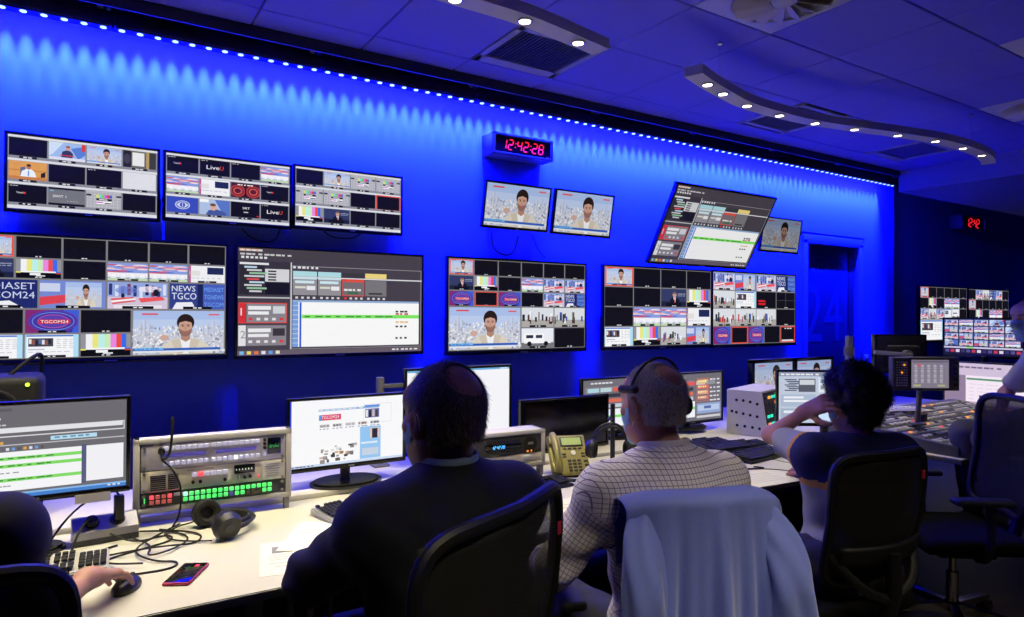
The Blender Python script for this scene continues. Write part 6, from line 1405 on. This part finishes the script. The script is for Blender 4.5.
# --- the one at the near corner, only a shoulder and a hand in view
J = arms_J({}, 10, .18, .05, v3(-.335, 1.69, 1.10)); J['pelvis'] = v3(-.30, 1.66, .56); J['elR'] = v3(-.115, 1.80, .80); J['wrR'] = v3(-.005, 2.025, .812); J['elL'] = v3(-.56, 1.86, .79); J['wrL'] = v3(-.40, 2.08, .785)
C = v3(-.33, 1.735, 1.25); fr = frame(8, -4); F, R, U = fr; s = .98
t = person('person in black at the near end of the desk, ringed hand on a mouse', J, C)
D_h = nrm(v3(.50, .84, -.30))
make_body(t, J, C, fr, s, M_skinD, .004, [(J['wrR'], D_h, v3(.05, .38, .92), -1, dict(curl=(.22, .26, .30, .36), thumb=.35, s=1., spread=.2)), (J['wrL'], v3(.1, 1, 0), v3(0, 0, 1), 1, dict(curl=(.4, .45, .5, .55)))])
T = np.cross(D_h, nrm(v3(.05, .38, .92)))*-1; q0 = J['wrR']+.107*D_h-.0095*T+v3(0, 0, -.001)
m = MB(); e1 = T; e2 = nrm(v3(.05, .38, .92)); m.tube([tuple(q0+.0105*(math.cos(2*PI*k/20)*e1+math.sin(2*PI*k/20)*e2)) for k in range(20)], .0016, closed=True, n=6); m.build('ring', mat('silver_ring', (220, 220, 224), .15, 1.), t)
v = bodybox(J, C, .006); torso(v, J, .02, .05, arms=False)
for S_, E_, W2 in ((J['shL'], J['elL'], J['wrL']), (J['shR'], J['elR'], J['wrR'])): v.cone(S_, E_, .066, .055, .04); v.cone(E_, E_*.62+W2*.38, .055, .047, .02)
v.wrinkle(wr(J, .004)); v.cut(lambda X, Y, Z: .5-Z); vmesh('sweater', v, M_blackcl, t, relax=2)
legs_of(J, .40, .46); trousers_shoes(t, J, M_darktr, M_shoe)
eyes(t, C, fr, s, hairmat('brow_hair', 0))
def longhair(v):
    A = [R, F, U]; v.ell(C-.06*F-.09*U, (.085, .05, .14), A, .04)
hair_shell(t, C, fr, s, hairmat('hair_black', 0), .012, None, line=lambda r, f, u: np.where(f > .055, .066, np.where(f > -.01, -.02, -.2)), lump=longhair)
# ---------------------------------------------------------------- chairs and the jacket
chair('black office chair with a curved mesh back behind the navy suit', (.615, 1.44, 0), -27, 1.09, wide=.56, arms=False)
chair('black office chair under the draped pale blue jacket', (1.44, 1.452, 0), 20.4, 1.0, tagc=False, wide=.39)
chair('black office chair with a see-through mesh back behind the curly haired man', (2.385, 1.535, 0), 8, 1.02)
chair('empty black office chair with a chrome foot, turned side-on before the mixer', (3.54, 1.575, 0), -53, 1.10, arm_z=.672, chrome=True, tagc=False)
chair('black office chair behind the person in black at the near corner', (-.205, 1.763, 0), 12, 1.04, tagc=False, arms=False)
t = thing('draped_jacket', 'pale blue suit jacket hung over an office chair back, sleeves hanging', 'jacket', (1.44, 1.452, 0), R_(-20.4))
M_jk = cloth('pale_blue_jacket', (94, 108, 196), .7, sheen=.3)
def panel_pt(a, b):
    u = a*2-1; hw = .203+.05*b; drop = .03*abs(u)**4
    if b < .16: q = b/.16; y = -.245; z = .86+.165*q
    elif b < .26: q = (b-.16)/.1; y = -.245-.105*(.5-.5*math.cos(PI*q)); z = 1.025+.022*math.sin(PI*q)
    else: q = (b-.26)/.74; y = -.35-.035*q-.02*math.sin(PI*q); z = 1.025-.66*q
    f = max(0, (b-.24)/.76); fold = (.016*math.sin(9.5*u+1.1+.8*f)+.011*math.sin(19*u+2.3*f)+.005*math.sin(34*u+3*f))*min(1, 2.2*f)
    return (u*hw, y+.055*u*u-fold, z-drop)
m = MB(); m.grid(panel_pt, 80, 70); m.build('jacket_body', M_jk, t, solid=.006, smooth=80)
for sd in (-1, 1):
    m = MB(); n = 40
    def sl_pt(a, b, sd=sd):
        th = 2*PI*a; c, s_ = math.cos(th), math.sin(th); top = min(1, b/.13); w = (.050+.010*min(1, b*1.6))*(.55+.45*math.sin(top*PI/2)); d = .030+.004*math.sin(7*b)
        q = min(1, b/.22); cx = sd*(.148+.035*math.sin(q*PI/2)+.04*b); cy = -.275-.09*math.sin(min(1, b/.34)*PI/2)-.02*b; cz = 1.012-.66*b
        wr_ = .006*math.sin(3*th+5*b+sd)*min(1, 3*b)+.003*math.sin(5*th-19*b)
        return (cx+(w+wr_)*c, cy+(d+wr_)*s_, cz+.012*c*sd*(1-b))
    m.grid(sl_pt, n, 60); m.build('sleeve', M_jk, t, solid=.004, smooth=80)
